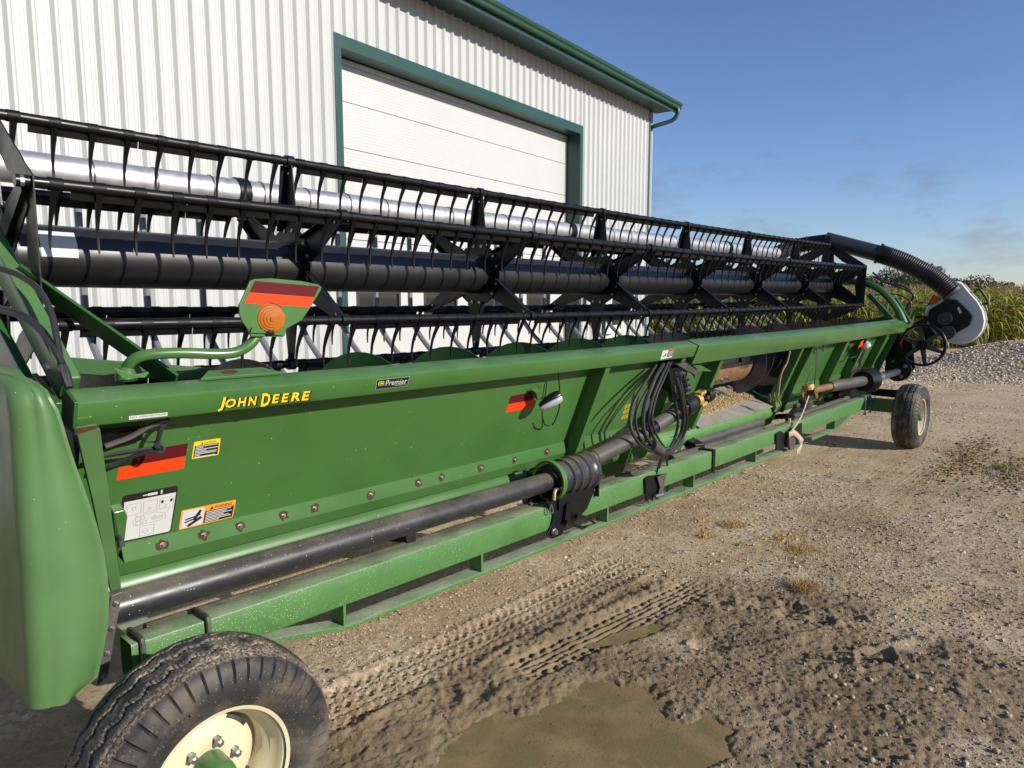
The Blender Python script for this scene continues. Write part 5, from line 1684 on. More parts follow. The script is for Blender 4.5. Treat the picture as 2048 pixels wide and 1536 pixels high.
# fan housing: a scroll in the vertical plane across the header
FX0, FX1 = 10.98, 11.22
fc = at(1903, 640, X=FX0)
def fpt(px, py, x=None): 
    v = at(px, py, X=FX0)
    return Vector((FX0 if x is None else x, v.y, v.z))
scroll = [(1894, 586), (1912, 562), (1924, 568), (1938, 585), (1955, 604), (1965, 622), (1969, 642), (1965, 660), (1955, 674), (1940, 684), (1920, 689), (1900, 686), (1880, 677), (1862, 662), (1851, 645), (1849, 630), (1856, 612), (1870, 598), (1884, 594)]
out_ = [fpt(*p) for p in scroll]
cen = sum(out_, Vector()) / len(out_)
fan = MB().prism(out_, EX * (FX1 - FX0)).build('fan_housing', WHITE_FAN, hd, 30, 0.012, seg=3)
mb = MB()                                                # rolled rim and bolted flange round the far half
for i in range(2, len(out_) - 2):
    a, b = out_[i], out_[i + 1]
    s1, s2 = cen + (a - cen) * 1.035, cen + (b - cen) * 1.035
    mb.prism([a + EX * 0.11, b + EX * 0.11, s2 + EX * 0.11, s1 + EX * 0.11], EX * 0.012)
mb.build('housing_flange', mat('fan_flange', (0.45, 0.45, 0.44), 0.4, metal=0.3), fan, 0)
mb = MB()
for i in range(2, len(out_) - 2):
    s1 = cen + (out_[i] - cen) * 1.02
    mb.lathe(s1 + EX * 0.108, (-1, 0, 0), [(0, 0.010), (0.008, 0.010), (0.010, 0)], 8)
mb.build('flange_bolts', STEEL, fan, 0)['kind'] = 'stuff'
drv = [(1859, 623), (1862, 618), (1898, 598), (1914, 599), (1938, 622), (1946, 632), (1941, 650), (1912, 667), (1880, 670), (1862, 650), (1857, 640)]
cov = MB().prism([fpt(*p, x=FX0 - 0.004) for p in drv], EX * -0.05).build('drive_cover', BLACK, fan, 0, 0.004)
for (a, b, r, nm) in ((1893, 637, 0.085, 'idler_pulley'), (1898, 665, 0.090, 'drive_pulley')):
    c = fpt(a, b, FX0 - 0.06)
    e = MB().lathe(c, (-1, 0, 0), [(0, 0), (0, r), (0.01, r), (0.02, r * 0.88), (0.03, r * 0.88), (0.04, r), (0.05, r), (0.05, r * 0.8), (0.035, r * 0.75), (0.035, r * 0.25), (0.06, r * 0.25), (0.06, 0)], 28).build(nm, BLACK_SHAFT, fan)
    if nm == 'drive_pulley':
        mb = MB()
        for k in range(8):
            a_ = 2 * math.pi * k / 8
            mb.lathe(c + Vector((-0.036, 0.05 * math.cos(a_), 0.05 * math.sin(a_))), (-1, 0, 0), [(0, 0.014), (0.004, 0.014), (0.004, 0)], 8)
        mb.build('pulley_bolts', STEEL_DARK, e, 0)['kind'] = 'stuff'
q = Quad(fpt(1916, 616, FX0 - 0.056), fpt(1920, 614, FX0 - 0.056), fpt(1926, 625, FX0 - 0.056), fpt(1921, 627, FX0 - 0.056))
mb = MB()
q.rect(mb, 0, 0, 1, 1, 0.001)
mb.build('cover_label', D_WHITE, fan, 0)
hnd = [fpt(1945, 586, 11.08), fpt(1950, 580, 11.08), fpt(1957, 580, 11.08), fpt(1972, 603, 11.08), fpt(1969, 608, 11.08), fpt(1961, 608, 11.08)]
MB().tube(bez(hnd, 4), 0.014, 8).build('carry_handle', BLACK, fan)
MB().tube([fpt(1910, 576), fpt(1915, 583)], 0.008, 8).build('latch', STEEL, fan)
# spoked belt wheel, belt, guard plate, slip clutch
wc = at(1845, 690, X=10.66)
wh = MB().lathe(wc, (-1, 0, 0), [(-0.03, 0.255), (-0.03, 0.28), (-0.015, 0.285), (0.0, 0.273), (0.015, 0.285), (0.03, 0.28), (0.03, 0.252), (0.0, 0.248)], 44, closed=True).build('belt_wheel', BLACK, hd, 30)
mb = MB()
for k in range(6):
    a = 2 * math.pi * k / 6 + 0.35
    r = Vector((0, math.cos(a), math.sin(a)))
    w = Vector((0, -r.z, r.y))
    MB().prism([wc + r * 0.05 + w * 0.036, wc + r * 0.255 + w * 0.020, wc + r * 0.255 - w * 0.020, wc + r * 0.05 - w * 0.036], EX * -0.012).build('spoke', BLACK_SHAFT, wh, 0, 0.002)
MB().lathe(wc, (-1, 0, 0), [(-0.04, 0), (-0.04, 0.062), (0.05, 0.062), (0.05, 0.03), (0.07, 0.03), (0.07, 0)], 20).build('wheel_hub', BLACK, wh, 30)
MB().beam(at(1822, 655, X=10.95), at(1866, 632, X=10.95), 0.05, 0.06).build('fan_mount', BLACK, hd, 0, 0.003)
MB().beam(at(1868, 634, X=10.9), at(1800, 634, X=10.9), 0.03, 0.03).build('fan_mount', BLACK, hd, 0, 0.003)
MB().prism([at(a, b, X=10.98) for a, b in ((1838, 650), (1862, 640), (1872, 662), (1860, 700), (1845, 690))], EX * 0.02).build('fan_guard', BLACK, hd, 0, 0.002)
MB().prism([at(a, b, X=10.80) for a, b in ((1785, 672), (1812, 665), (1825, 690), (1830, 735), (1812, 758), (1790, 756), (1772, 735), (1768, 700))], EX * 0.03).build('gear_guard', BLACK, hd, 0, 0.003)
dc = at(1797, 738, X=10.62)
cl_ = MB().lathe(dc, (-1, 0, 0), [(0, 0), (0, 0.165), (0.03, 0.165), (0.035, 0.15), (0.035, 0)], 36).build('slip_clutch', BLACK, hd, 30)
for k in range(4):
    a = 2 * math.pi * k / 4 - 0.5
    MB().lathe(dc + Vector((-0.036, 0.105 * math.cos(a), 0.105 * math.sin(a))), (-1, 0, 0), [(0, 0.026), (0.012, 0.026), (0.014, 0.012), (0.014, 0)], 12).build('clutch_spring', STEEL, cl_, 20)
MB().lathe(dc + Vector((-0.036, 0, 0.06)), (-1, 0, 0), [(0, 0.07), (0.03, 0.07), (0.03, 0.05), (0.06, 0.045), (0.06, 0)], 20).build('clutch_hub', BLACK, cl_, 30)
# right reel arm: curved plate arm and straight lower link
ap = [at(a, b, X=10.35) for a, b in ((1700, 562), (1742, 570), (1772, 590), (1794, 618), (1808, 646))]
mb = MB()
path = bez(ap, 6)
for i in range(len(path) - 1):
    d = (path[i + 1] - path[i]).normalized()
    mb.beam(path[i] - d * 0.004, path[i + 1] + d * 0.004, 0.08, 0.12, (1, 0, 0))
MB().tube(path, 0.048, 8).build('reel_arm', GREEN_DARK, hd, 40)  # darker green puts the arm's shade into its colour
MB().beam(at(1738, 588, X=10.3), at(1794, 648, X=10.3), 0.06, 0.09, (1, 0, 0)).build('lift_link', GREEN_DARK, hd, 0, 0.006)
MB().beam(at(1790, 596, X=10.5), at(1820, 646, X=10.5), 0.05, 0.07, (1, 0, 0)).build('arm_brace', GREEN_DARK, hd, 0, 0.004)
def xcable(pts, X_, r, m=RUBBER):
    return MB().tube(bez([at(a, b, X=X_) for a, b in pts], 8), r, 6).build('hose', m, hd)
xcable([(1745, 545), (1775, 565), (1806, 572), (1825, 588), (1820, 605), (1810, 625)], 10.6, 0.014)
xcable([(1745, 552), (1780, 568), (1812, 580), (1828, 592), (1815, 610), (1806, 632)], 10.55, 0.012)
xcable([(1750, 590), (1790, 588), (1815, 598), (1822, 608), (1812, 630)], 10.5, 0.009)
xcable([(1822, 640), (1828, 625), (1838, 621), (1848, 622), (1852, 614)], 10.7, 0.028, GREEN)
q = Quad(at(1868, 592, X=10.6), at(1880, 596, X=10.6), at(1870, 606, X=10.6), at(1858, 608, X=10.6))
mb = MB()
q.rect(mb, -0.25, -0.2, 1.3, 1.1, -0.01, 0.008)
lq = mb.build('marker_plate', GREEN_DARK, hd, 0)
mb = MB()
q.rect(mb, 0, 0, 1, 1, 0.001, 0.002)
mb.build('orange_reflector', ORANGE, lq, 0)
mb = MB()
q2 = Quad(at(1803, 680, X=10.5), at(1806, 676, X=10.5), at(1804, 684, X=10.5), at(1798, 690, X=10.5))
q2.rect(mb, 0, 0, 1, 1, 0.0, 0.004)
mb.build('orange_reflector', ORANGE, hd, 0)
# black support arm with a round hole plate, right work lamp and its reflector
MB().prism(hpoly([(1733, 668), (1747, 664), (1722, 725), (1724, 738), (1752, 750), (1742, 776), (1730, 770), (1692, 760), (1708, 722)], 0.05), PF * 0.02).build('support_arm', BLACK, hd, 0, 0.002)
c = hp(1713, 731, 0.048)
MB().lathe(c, -PF, [(0, 0), (0, 0.045), (0.003, 0.045), (0.003, 0)], 16).build('arm_bush', GREEN, hd)
mb = MB()
c = hp(1731, 691, 0.0)
MB().lathe(c, Vector((0.2, -0.6, -0.75)).normalized(), [(0.05, 0), (0.04, 0.05), (0.0, 0.062), (-0.03, 0.05), (-0.05, 0)], 16).build('work_lamp', CLEAR, hd)
q = Quad(hp(1722, 683, 0.02), hp(1727, 680, 0.02), hp(1724, 692, 0.02), hp(1716, 695, 0.02))
mb = MB()
q.rect(mb, 0, 0, 1, 1, 0.0, 0.003)
mb.build('orange_reflector', ORANGE, hd, 0)
cable([(1722, 690), (1714, 700), (1712, 712), (1700, 716)], 0.03, 0.008)
cable([(1648, 684), (1646, 695), (1647, 702), (1642, 697)], 0.06, 0.005)
cable([(1580, 703), (1574, 725), (1562, 750), (1556, 795)], 0.02, 0.008, m=STRAP)
# ================================================================== DRIVE SHAFTS
bz0 = unsag(at(620, 1102, Y=2.6)).z
MB().xbar(0.72, 3.22, circ(Vector((0, 2.60, bz0)), 0.0565, 28), 14).build('shaft_shield', BLACK_DUSTY, hd)
rg = Vector((3.20, 2.60, bz0 + 0.004))
MB().lathe(rg, (1, 0, 0), [(-0.018, 0.108), (-0.018, 0.122), (0.018, 0.122), (0.018, 0.108)], 36, closed=True).build('shield_collar', GREEN, hd, 30)
MB().lathe(rg, (1, 0, 0), [(0.018, 0.05), (0.02, 0.100), (0.10, 0.100), (0.11, 0.112), (0.135, 0.112), (0.145, 0.106), (0.17, 0.106), (0.18, 0.116), (0.21, 0.116), (0.22, 0.108), (0.25, 0.110), (0.26, 0.120), (0.29, 0.120), (0.30, 0.11), (0.33, 0.112), (0.34, 0.121), (0.365, 0.121), (0.37, 0.105), (0.36, 0.05)], 40).build('shaft_boot', BLACK_DUSTY, hd, 40)
s0, s1_, s2, s3 = unsag(at(1170, 925, Y=2.60)), unsag(at(1285, 868, Y=2.56)), unsag(at(1372, 812, Y=2.52)), unsag(at(1400, 797, Y=2.50))
MB().tube([s0, s0.lerp(s1_, 0.13), s0.lerp(s1_, 0.14), s1_], [0.048, 0.048, 0.053, 0.053], 24).build('shaft_shield', BLACK_SHAFT, hd, 30)
MB().tube([s1_.lerp(s0, 0.06), s1_.lerp(s2, 0.25)], 0.047, 20).build('shield_band', BLACK, hd, 30)
MB().tube([s1_.lerp(s2, 0.25), s1_.lerp(s2, 0.8)], 0.052, 20).build('shaft_shield', BLACK_SHAFT, hd, 30)
MB().tube([s1_.lerp(s2, 0.72), s1_.lerp(s2, 0.76), s1_.lerp(s2, 0.78), s1_.lerp(s2, 0.9), s1_.lerp(s2, 0.92), s2.lerp(s3, 0.3)], [0.055, 0.055, 0.062, 0.062, 0.074, 0.074], 22).build('shaft_boot', BLACK, hd, 30)
def yoke(c, axis, r, name='yoke'):
    axis = axis.normalized()
    u = axis.cross(Vector((0, 0, 1))).normalized()
    w = u.cross(axis)
    mb = MB()
    mb.lathe(c, axis, [(-r * 0.9, 0), (-r * 0.9, r * 0.75), (-r * 0.2, r * 0.8), (-r * 0.15, 0)], 18)
    for sg_ in (-1, 1):
        pts = []
        for k in range(9):
            a = math.pi * k / 8
            pts.append(c + axis * (r * 0.7 + r * 0.55 * math.sin(a)) + u * (-r * 0.55 * math.cos(a)) + w * sg_ * r * 0.62)
        pts += [c + axis * (-r * 0.4) + u * r * 0.6 + w * sg_ * r * 0.62, c + axis * (-r * 0.4) - u * r * 0.6 + w * sg_ * r * 0.62]
        mb.prism(pts, w * sg_ * r * 0.35)
    y_ = mb.build(name, YELLOW, hd, 30)
    m2 = MB()
    m2.lathe(c + axis * r * 0.75, w, [(-r, 0), (-r, r * 0.28), (r, r * 0.28), (r, 0)], 12)
    m2.lathe(c + axis * r * 0.75, u, [(-r * 0.9, 0), (-r * 0.9, r * 0.28), (r * 0.9, r * 0.28), (r * 0.9, 0)], 12)
    m2.build('yoke_cross', STEEL_DARK, y_, 30)
yoke(s3, s3 - s2, 0.055)
MB().tube([s3 + (s3 - s2).normalized() * 0.06, s3 + (s3 - s2).normalized() * 0.12], 0.06, 18).build('shaft_boot', BLACK, hd, 30)
y0, y1, y2, y3, y4 = [unsag(at(a, b, Y=2.55)) for a, b in ((1618, 782), (1660, 773), (1732, 761), (1760, 753), (1800, 742))]
yoke(y0, Vector((0.1, -0.2, -1)), 0.075)
MB().tube([y0 + Vector((0, 0.02, -0.10)), y0 + Vector((0, 0.04, -0.17))], 0.07, 18).build('yoke_end', BLACK_SHAFT, hd)
MB().tube([y0 + (y1 - y0) * 0.05, y1], 0.036, 18).build('drive_shaft', RUST, hd)
MB().tube([y1, y1.lerp(y2, 0.02), y2], [0.046, 0.060, 0.060], 22).build('shaft_shield', BLACK_SHAFT, hd, 30)
MB().lathe(y2, (y3 - y2).normalized(), [(-0.12, 0.06), (-0.12, 0.12), (-0.02, 0.150), (0.10, 0.155), (0.12, 0.13), (0.12, 0.0)], 30).build('shaft_boot', BLACK, hd, 40)
MB().tube([y2, y3, y4], [0.03, 0.045, 0.050], 18).build('drive_shaft', STEEL_BLUE, hd)
MB().lathe(y3.lerp(y2, 0.2), (y4 - y3).normalized(), [(0, 0), (0, 0.055), (0.15, 0.055), (0.15, 0)], 16).build('shaft_coupling', STEEL, hd)
# ---- hydraulic hose bundle beside the feeder opening
def bundle(pts, r=0.011):
    return MB().tube(bez([hp(a, b, p) for a, b, p in pts], 8), r, 8).build('hose', RUBBER, hd)
bundle([(1312, 730, 0.06), (1290, 765, -0.02), (1267, 805, -0.08), (1260, 838, -0.12), (1268, 872, -0.18), (1292, 898, -0.22), (1326, 908, -0.22)])
bundle([(1320, 732, 0.06), (1300, 770, -0.02), (1276, 815, -0.08), (1272, 850, -0.13), (1284, 882, -0.18), (1308, 902, -0.22), (1330, 908, -0.22)], 0.009)
bundle([(1326, 728, 0.06), (1308, 760, -0.02), (1290, 810, -0.08), (1286, 850, -0.13), (1296, 880, -0.18), (1318, 902, -0.22), (1334, 907, -0.22)], 0.016)
bundle([(1338, 722, 0.06), (1322, 755, -0.02), (1304, 800, -0.08), (1298, 840, -0.13), (1306, 872, -0.18), (1322, 896, -0.22), (1336, 906, -0.22)])
bundle([(1344, 720, 0.06), (1330, 752, -0.02), (1312, 795, -0.08), (1304, 835, -0.14), (1312, 868, -0.19), (1328, 894, -0.22)], 0.009)
bundle([(1352, 755, -0.10), (1362, 790, -0.15), (1367, 830, -0.18), (1362, 866, -0.2), (1348, 892, -0.22), (1332, 908, -0.22)], 0.014)
bundle([(1360, 762, -0.10), (1368, 800, -0.15), (1374, 838, -0.18), (1366, 874, -0.2), (1350, 898, -0.22), (1336, 908, -0.22)], 0.011)
bundle([(1348, 770, -0.08), (1352, 810, -0.14), (1356, 845, -0.18), (1350, 875, -0.2), (1338, 900, -0.22)], 0.011)
bundle([(1332, 905, -0.22), (1320, 930, -0.22), (1314, 962, -0.22), (1321, 985, -0.22), (1333, 984, -0.22), (1337, 955, -0.22), (1334, 925, -0.22), (1330, 905, -0.22)], 0.0075)
bundle([(1330, 906, -0.23), (1316, 935, -0.24), (1311, 968, -0.24), (1319, 990, -0.24)], 0.0075)
MB().tube([hp(1304, 890, -0.21), hp(1322, 902, -0.225)], 0.036, 12).build('hose_sleeve', BLACK_SHAFT, hd, 30)
MB().tube([hp(1328, 900, -0.225), hp(1338, 896, -0.235)], [0.018, 0.012], 10).build('hose_tie', RUBBER, hd)
cb = MB().prism(hpoly([(1338, 742), (1372, 728), (1392, 740), (1386, 790), (1366, 812), (1346, 806)], 0.0), PF * 0.09).build('hydraulic_coupler', BLACK, hd, 0, 0.004)
MB().prism(hpoly([(1374, 744), (1383, 748), (1392, 762), (1390, 774), (1375, 806), (1368, 802), (1376, 772)], -0.03), PF * 0.03).build('coupler_plate', GREEN, cb, 0, 0.003)
MB().prism(hpoly([(1392, 735), (1406, 733), (1424, 743), (1396, 742)], 0.0), PF * 0.05).build('coupler_shelf', GREEN, cb, 0, 0.002)
MB().prism(hpoly([(1355, 730), (1372, 726), (1396, 742), (1390, 750), (1368, 738)], -0.02), PF * 0.02).build('coupler_lever', STEEL_DARK, cb, 0, 0.002)
for (a, b) in ((1356, 747), (1366, 757), (1368, 768), (1369, 778)):
    c = hp(a, b, -0.01)
    MB().lathe(c, Vector((0.3, -0.95, 0)), [(-0.02, 0.018), (0.01, 0.018), (0.012, 0.023), (0.03, 0.023), (0.032, 0.015), (0.05, 0.015), (0.05, 0)], 12).build('coupling_nose', STEEL, cb, 30)
# small green latches under the frame tube
for (a, b) in ((1248, 916), (1420, 864), (1508, 842)):
    c = unsag(at(a, b, Y=2.92))
    MB().lathe(c, (1, 0, 0), [(-0.06, 0), (-0.06, 0.035), (-0.05, 0.042), (-0.035, 0.028), (0.035, 0.028), (0.045, 0.042), (0.06, 0.042), (0.06, 0)], 16).build('latch_roller', GREEN, hd, 30)
# weed caught in the corner of the opening
wp = unsag(at(1550, 800, Y=2.62))
mb = MB()
for k in range(60):
    a = random.uniform(0, 6.28)
    d = Vector((math.cos(a) * 0.7, math.sin(a) * 0.7, random.uniform(-0.1, 1))).normalized()
    ln = random.uniform(0.03, 0.11)
    b0 = wp + Vector((random.gauss(0, 0.02), random.gauss(0, 0.02), random.uniform(-0.06, 0.06)))
    sd = d.cross(Vector((0.3, 0.1, 1))).normalized() * 0.004
    mb.add([b0 - sd, b0 + sd, b0 + d * ln * 0.6 + sd, b0 + d * ln], [(0, 1, 2), (0, 2, 3)])
w_ = mb.build('weed_sprig', WEED, None, 0)
tag(w_, 'yellow-green weed sprig caught in the corner of the feeder opening', 'weed')
# ================================================================== HEADER CART
ct = thing('header_cart', (5.2, 2.6, 0.0), 'green header cart with long box rail and cream rimmed wheels under the header', 'trailer')
RY0, RY1 = 2.55, 2.655
RZT = unsag(at(699, 1146, Y=RY0)).z
RZB = RZT - 0.142
CXA, CXB = 1.02, 9.44                                    # axles
def ysec(y0, y1, z0, z1, r=0.008): return [((y0 + y1) / 2 + a, (z0 + z1) / 2 + b) for a, b in rrect(y1 - y0, z1 - z0, r, 2)]
rail_x0 = at(262, 1290, Y=RY0).x
mb = MB().xbar(rail_x0, 9.42, ysec(RY0, RY1, RZB, RZT), 30, cap=False)
mb.xbar(rail_x0, 9.42, ysec(RY0 + 0.006, RY1 - 0.006, RZB + 0.006, RZT - 0.006)[::-1], 30, cap=False)
mb.build('main_rail', GREEN_CART, ct, 25)
MB().xbar(0.9, 9.42, ysec(4.10, 4.205, RZB, RZT), 24).build('main_rail', GREEN_CART, ct, 25)
LZ = unsag(at(690, 1253, Y=RY0)).z
sx0 = unsag(at(690, 1230, Y=RY0)).x
sx1 = unsag(at(1670, 852, Y=RY0)).x
lx0, lx1 = unsag(at(478, 1288, Y=RY0)).x, unsag(at(1702, 832, Y=RY0)).x
MB().xbar(sx0, sx1, ysec(RY0, RY0 + 0.095, LZ - 0.020, LZ, 0.003), 26).build('lower_rail', GREEN_CART, ct, 25)
MB().beam((lx0, RY0 + 0.0475, RZB - 0.010), (sx0 + 0.004, RY0 + 0.0475, LZ - 0.010), 0.095, 0.020).build('lower_rail_ramp', GREEN_CART, ct, 0, 0.002)
MB().beam((lx1, RY0 + 0.0475, RZB - 0.010), (sx1 - 0.004, RY0 + 0.0475, LZ - 0.010), 0.095, 0.020).build('lower_rail_ramp', GREEN_CART, ct, 0, 0.002)
for (a, b) in ((690, 1230), (965, 1130), (1216, 1038), (1388, 970), (1512, 915), (1670, 852)):
    x = unsag(at(a, b, Y=RY0)).x
    MB().box((x, RY0 + 0.0475, (LZ + RZB) / 2), (0.007, 0, 0), (0, 0.046, 0), (0, 0, (RZB - LZ) / 2 + 0.003)).build('strut', GREEN_CART, ct, 0, 0.001)
# black tubes lying behind the rail
MB().xbar(rail_x0 + 0.1, 3.15, circ(Vector((0, RY1 + 0.035, RZT - 0.03)), 0.03, 16), 10).build('stow_tube', BLACK_DUSTY, ct)
MB().xbar(3.35, 4.55, circ(Vector((0, RY1 + 0.035, RZT - 0.03)), 0.033, 16), 8).build('stow_tube', BLACK_SHAFT, ct)
MB().xbar(4.8, 6.45, circ(Vector((0, RY1 + 0.04, RZT - 0.02)), 0.034, 16), 8).build('stow_tube', BLACK_SHAFT, ct)
MB().xbar(5.3, 6.75, circ(Vector((0, RY1 + 0.16, RZT - 0.0)), 0.045, 16), 8).build('stow_tube', BLACK_SHAFT, ct)
MB().xbar(7.5, 9.0, circ(Vector((0, RY1 + 0.04, RZT - 0.0)), 0.03, 16), 8).build('stow_tube', BLACK_SHAFT, ct)
# axles
AZ = 0.385
MB().beam((CXA, 2.16, 0.415), (CXA, 4.55, 0.415), 0.12, 0.10).build('axle', GREEN_CART, ct, 0, 0.006)
MB().prism([(CXA - 0.13, 2.2, 0.462), (CXA + 0.13, 2.2, 0.462), (CXA + 0.13, 2.75, 0.462), (CXA - 0.13, 2.75, 0.462)], (0, 0, 0.006)).build('axle_plate', GREEN_CART, ct, 0, 0.002)
MB().beam((CXB + 0.045, 2.24, 0.485), (CXB + 0.045, 4.55, 0.485), 0.11, 0.155).build('axle', GREEN_CART, ct, 0, 0.006)
MB().box((CXB + 0.045, 2.235, 0.47), (0.075, 0, 0), (0, 0.012, 0), (0, 0, 0.125)).build('axle_end_plate', GREEN_DARK, ct, 0, 0.003)
MB().beam((CXB + 0.35, 2.2, 0.60), (CXB + 0.35, 4.4, 0.60), 0.07, 0.09).build('tow_bar', BLACK, ct, 0, 0.004)
MB().beam((CXB - 0.55, 2.80, 0.64), (CXB + 0.36, 2.75, 0.60), 0.08, 0.09).build('tow_hinge', BLACK, ct, 0, 0.004)
for x in (0.862, CXB - 0.03):
    MB().lathe((x, 2.03, AZ), (0, 1, 0), [(0, 0.03), (0.2, 0.03)], 14).build('spindle', GREEN_DARK, ct)
# wheel: zig-zag grooved implement tyre, cream rim, green hub
def tyre_mesh():
    nA, R_ = 432, 0.387
    prof = []
    # (y from outer face, radius, zone): outer bead -> tread -> inner bead
    side = [(0.035, 0.205), (0.014, 0.235), (0.003, 0.270), (0.000, 0.300), (0.008, 0.335), (0.020, 0.356)]
    V = []
    ny = 34
    tr_ = [(0.030 + 0.220 * k / (ny - 1)) for k in range(ny)]
    sides_in = [(0.28 - y, r) for y, r in side[::-1]]
    P_ = [(y, r, 0) for y, r in side] + [(y, 0, 1) for y in tr_] + [(y, r, 0) for y, r in sides_in]
    for i in range(nA):
        a = 2 * math.pi * i / nA
        z = abs(((i / 12.0) % 1) - 0.5) * 4 - 1
        lug = (i % 9) == 0
        for (y, r, zone) in P_:
            if zone == 1:
                c = (y - 0.14) / 0.11
                rad = R_ - 0.018 * c * c - 0.006 * abs(c) ** 6
                for g0 in (-0.055, 0.0, 0.055):
                    d = abs(y - 0.14 - g0 - 0.0085 * z)
                    if d < 0.0065: rad -= 0.011
                if abs(abs(y - 0.14) - 0.093) < 0.0035: rad -= 0.003
            else:
                rad = r
                if lug and 0.33 < r < 0.37: rad, y = r - 0.006, y + (0.010 if y < 0.14 else -0.010)
            V.append((rad * math.cos(a), y, rad * math.sin(a)))
    m = len(P_)
    Fq = []
    for i in range(nA):
        j = (i + 1) % nA
        for k in range(m - 1):
            Fq.append((i * m + k, i * m + k + 1, j * m + k + 1, j * m + k))
    me = np_mesh('tyre', V, Fq)
    me.shade_smooth()
    me.set_sharp_from_angle(angle=math.radians(38))
    return me
def tyre_material():
    m = bpy.data.materials.new('tyre_rubber')
    m.use_nodes = True
    t = m.node_tree
    N, K = t.nodes, t.links.new
    b = N['Principled BSDF']
    co = N.new('ShaderNodeTexCoord')
    sp = N.new('ShaderNodeSeparateXYZ')
    K(co.outputs['Object'], sp.inputs[0])
    v = N.new('ShaderNodeVectorMath')
    v.operation = 'MULTIPLY'
    v.inputs[1].default_value = (1, 0, 1)
    K(co.outputs['Object'], v.inputs[0])
    ln = N.new('ShaderNodeVectorMath')
    ln.operation = 'LENGTH'
    K(v.outputs[0], ln.inputs[0])
    def noise(s, d=5, r=0.65):
        n = N.new('ShaderNodeTexNoise')
        n.inputs['Scale'].default_value, n.inputs['Detail'].default_value, n.inputs['Roughness'].default_value = s, d, r
        K(co.outputs['Object'], n.inputs['Vector'])
        return n.outputs['Fac']
    def mr(x, a, c, lo=0, hi=1):
        r = N.new('ShaderNodeMapRange')
        r.inputs['From Min'].default_value, r.inputs['From Max'].default_value = a, c
        r.inputs['To Min'].default_value, r.inputs['To Max'].default_value = lo, hi
        K(x, r.inputs['Value'])
        return r.outputs['Result']
    def ma(op, a, c):
        q = N.new('ShaderNodeMath')
        q.operation = op
        for i, x in enumerate((a, c)):
            if isinstance(x, (int, float)): q.inputs[i].default_value = x
            else: K(x, q.inputs[i])
        return q.outputs[0]
    tread = mr(ln.outputs['Value'], 0.358, 0.366)
    groove = mr(ln.outputs['Value'], 0.380, 0.372)
    dirt = ma('ADD', mr(noise(9, 6, 0.7), 0.47, 0.66), mr(groove, 0, 1, 0, 0.55))
    dirt = ma('MULTIPLY', dirt, mr(noise(120, 4, 0.8), 0.42, 0.60))
    dirt = ma('MULTIPLY', ma('MINIMUM', dirt, 1.0), tread)
    sid = ma('MULTIPLY', mr(noise(5, 6), 0.45, 0.75, 0, 0.35), ma('SUBTRACT', 1.0, tread))
    vo = N.new('ShaderNodeTexVoronoi')
    vo.inputs['Scale'].default_value = 150
    K(co.outputs['Object'], vo.inputs['Vector'])
    sc = N.new('ShaderNodeSeparateColor')
    K(vo.outputs['Color'], sc.inputs[0])
    spk = ma('MULTIPLY', mr(vo.outputs['Distance'], 0.25, 0.15), mr(sc.outputs[0], 0.80, 0.82))
    f = ma('MAXIMUM', ma('MAXIMUM', dirt, sid), ma('MULTIPLY', spk, 0.75))
    mx = N.new('ShaderNodeMix')
    mx.data_type = 'RGBA'
    mx.inputs['A'].default_value = (0.022, 0.021, 0.021, 1)
    mx.inputs['B'].default_value = (0.36, 0.285, 0.19, 1)
    K(f, mx.inputs['Factor'])
    K(mx.outputs['Result'], b.inputs['Base Color'])
    K(mr(f, 0, 1, 0.55, 0.95), b.inputs['Roughness'])
    b.inputs['Specular IOR Level'].default_value = 0.4
    bp = N.new('ShaderNodeBump')
    bp.inputs['Strength'].default_value = 0.35
    bp.inputs['Distance'].default_value = 0.002
    K(noise(160, 5, 0.7), bp.inputs['Height'])
    K(bp.outputs['Normal'], b.inputs['Normal'])
    return m
TYM = tyre_mesh()
TYM.materials.append(tyre_material())
rim_m = MB()
rim_m.lathe((0, 0, 0), (0, 1, 0), [(0.030, 0.205), (0.026, 0.216), (0.032, 0.222), (0.040, 0.212), (0.043, 0.200), (0.060, 0.192), (0.095, 0.186), (0.110, 0.168), (0.165, 0.166), (0.185, 0.190), (0.235, 0.200), (0.240, 0.222), (0.252, 0.222)], 60)
RIM_BARREL = rim_m
disc = MB()
disc.lathe((0, 0, 0), (0, 1, 0), [(0.166, 0.167), (0.158, 0.158), (0.142, 0.148), (0.132, 0.132), (0.129, 0.115), (0.120, 0.098), (0.116, 0.060), (0.122, 0.052), (0.124, 0.0)], 48)
rimme = mb_mesh(rim_m, 'rim', CREAM)
rimme.set_sharp_from_angle(angle=math.radians(50))
discme = mb_mesh(disc, 'wheel_disc', CREAM)
hubme = mb_mesh(MB().lathe((0, 0, 0), (0, -1, 0), [(-0.13, 0), (-0.13, 0.052), (-0.05, 0.05), (-0.03, 0.046), (-0.022, 0.038), (-0.020, 0)], 26), 'hub_cap', GREEN)
hubme.set_sharp_from_angle(angle=math.radians(40))
nutme = mb_mesh(MB().lathe((0, 0, 0), (0, -1, 0), [(-0.012, 0.018), (0, 0.016), (0.0, 0.012), (0.026, 0.012), (0.030, 0.006), (0.030, 0.0)], 6), 'wheel_nut', STEEL)
nutme.set_sharp_from_angle(angle=math.radians(20))
slot = MB().prism([(0.128 * math.cos(a) - 0.0, 0, 0.128 * math.sin(a)) for a in (1.25, 1.4, 1.55, 1.7, 1.85)] + [(0.155 * math.cos(a), 0, 0.155 * math.sin(a)) for a in (1.8, 1.55, 1.3)], (0, 0.003, 0))
slotme = mb_mesh(slot, 'disc_slot', DARKGAP)
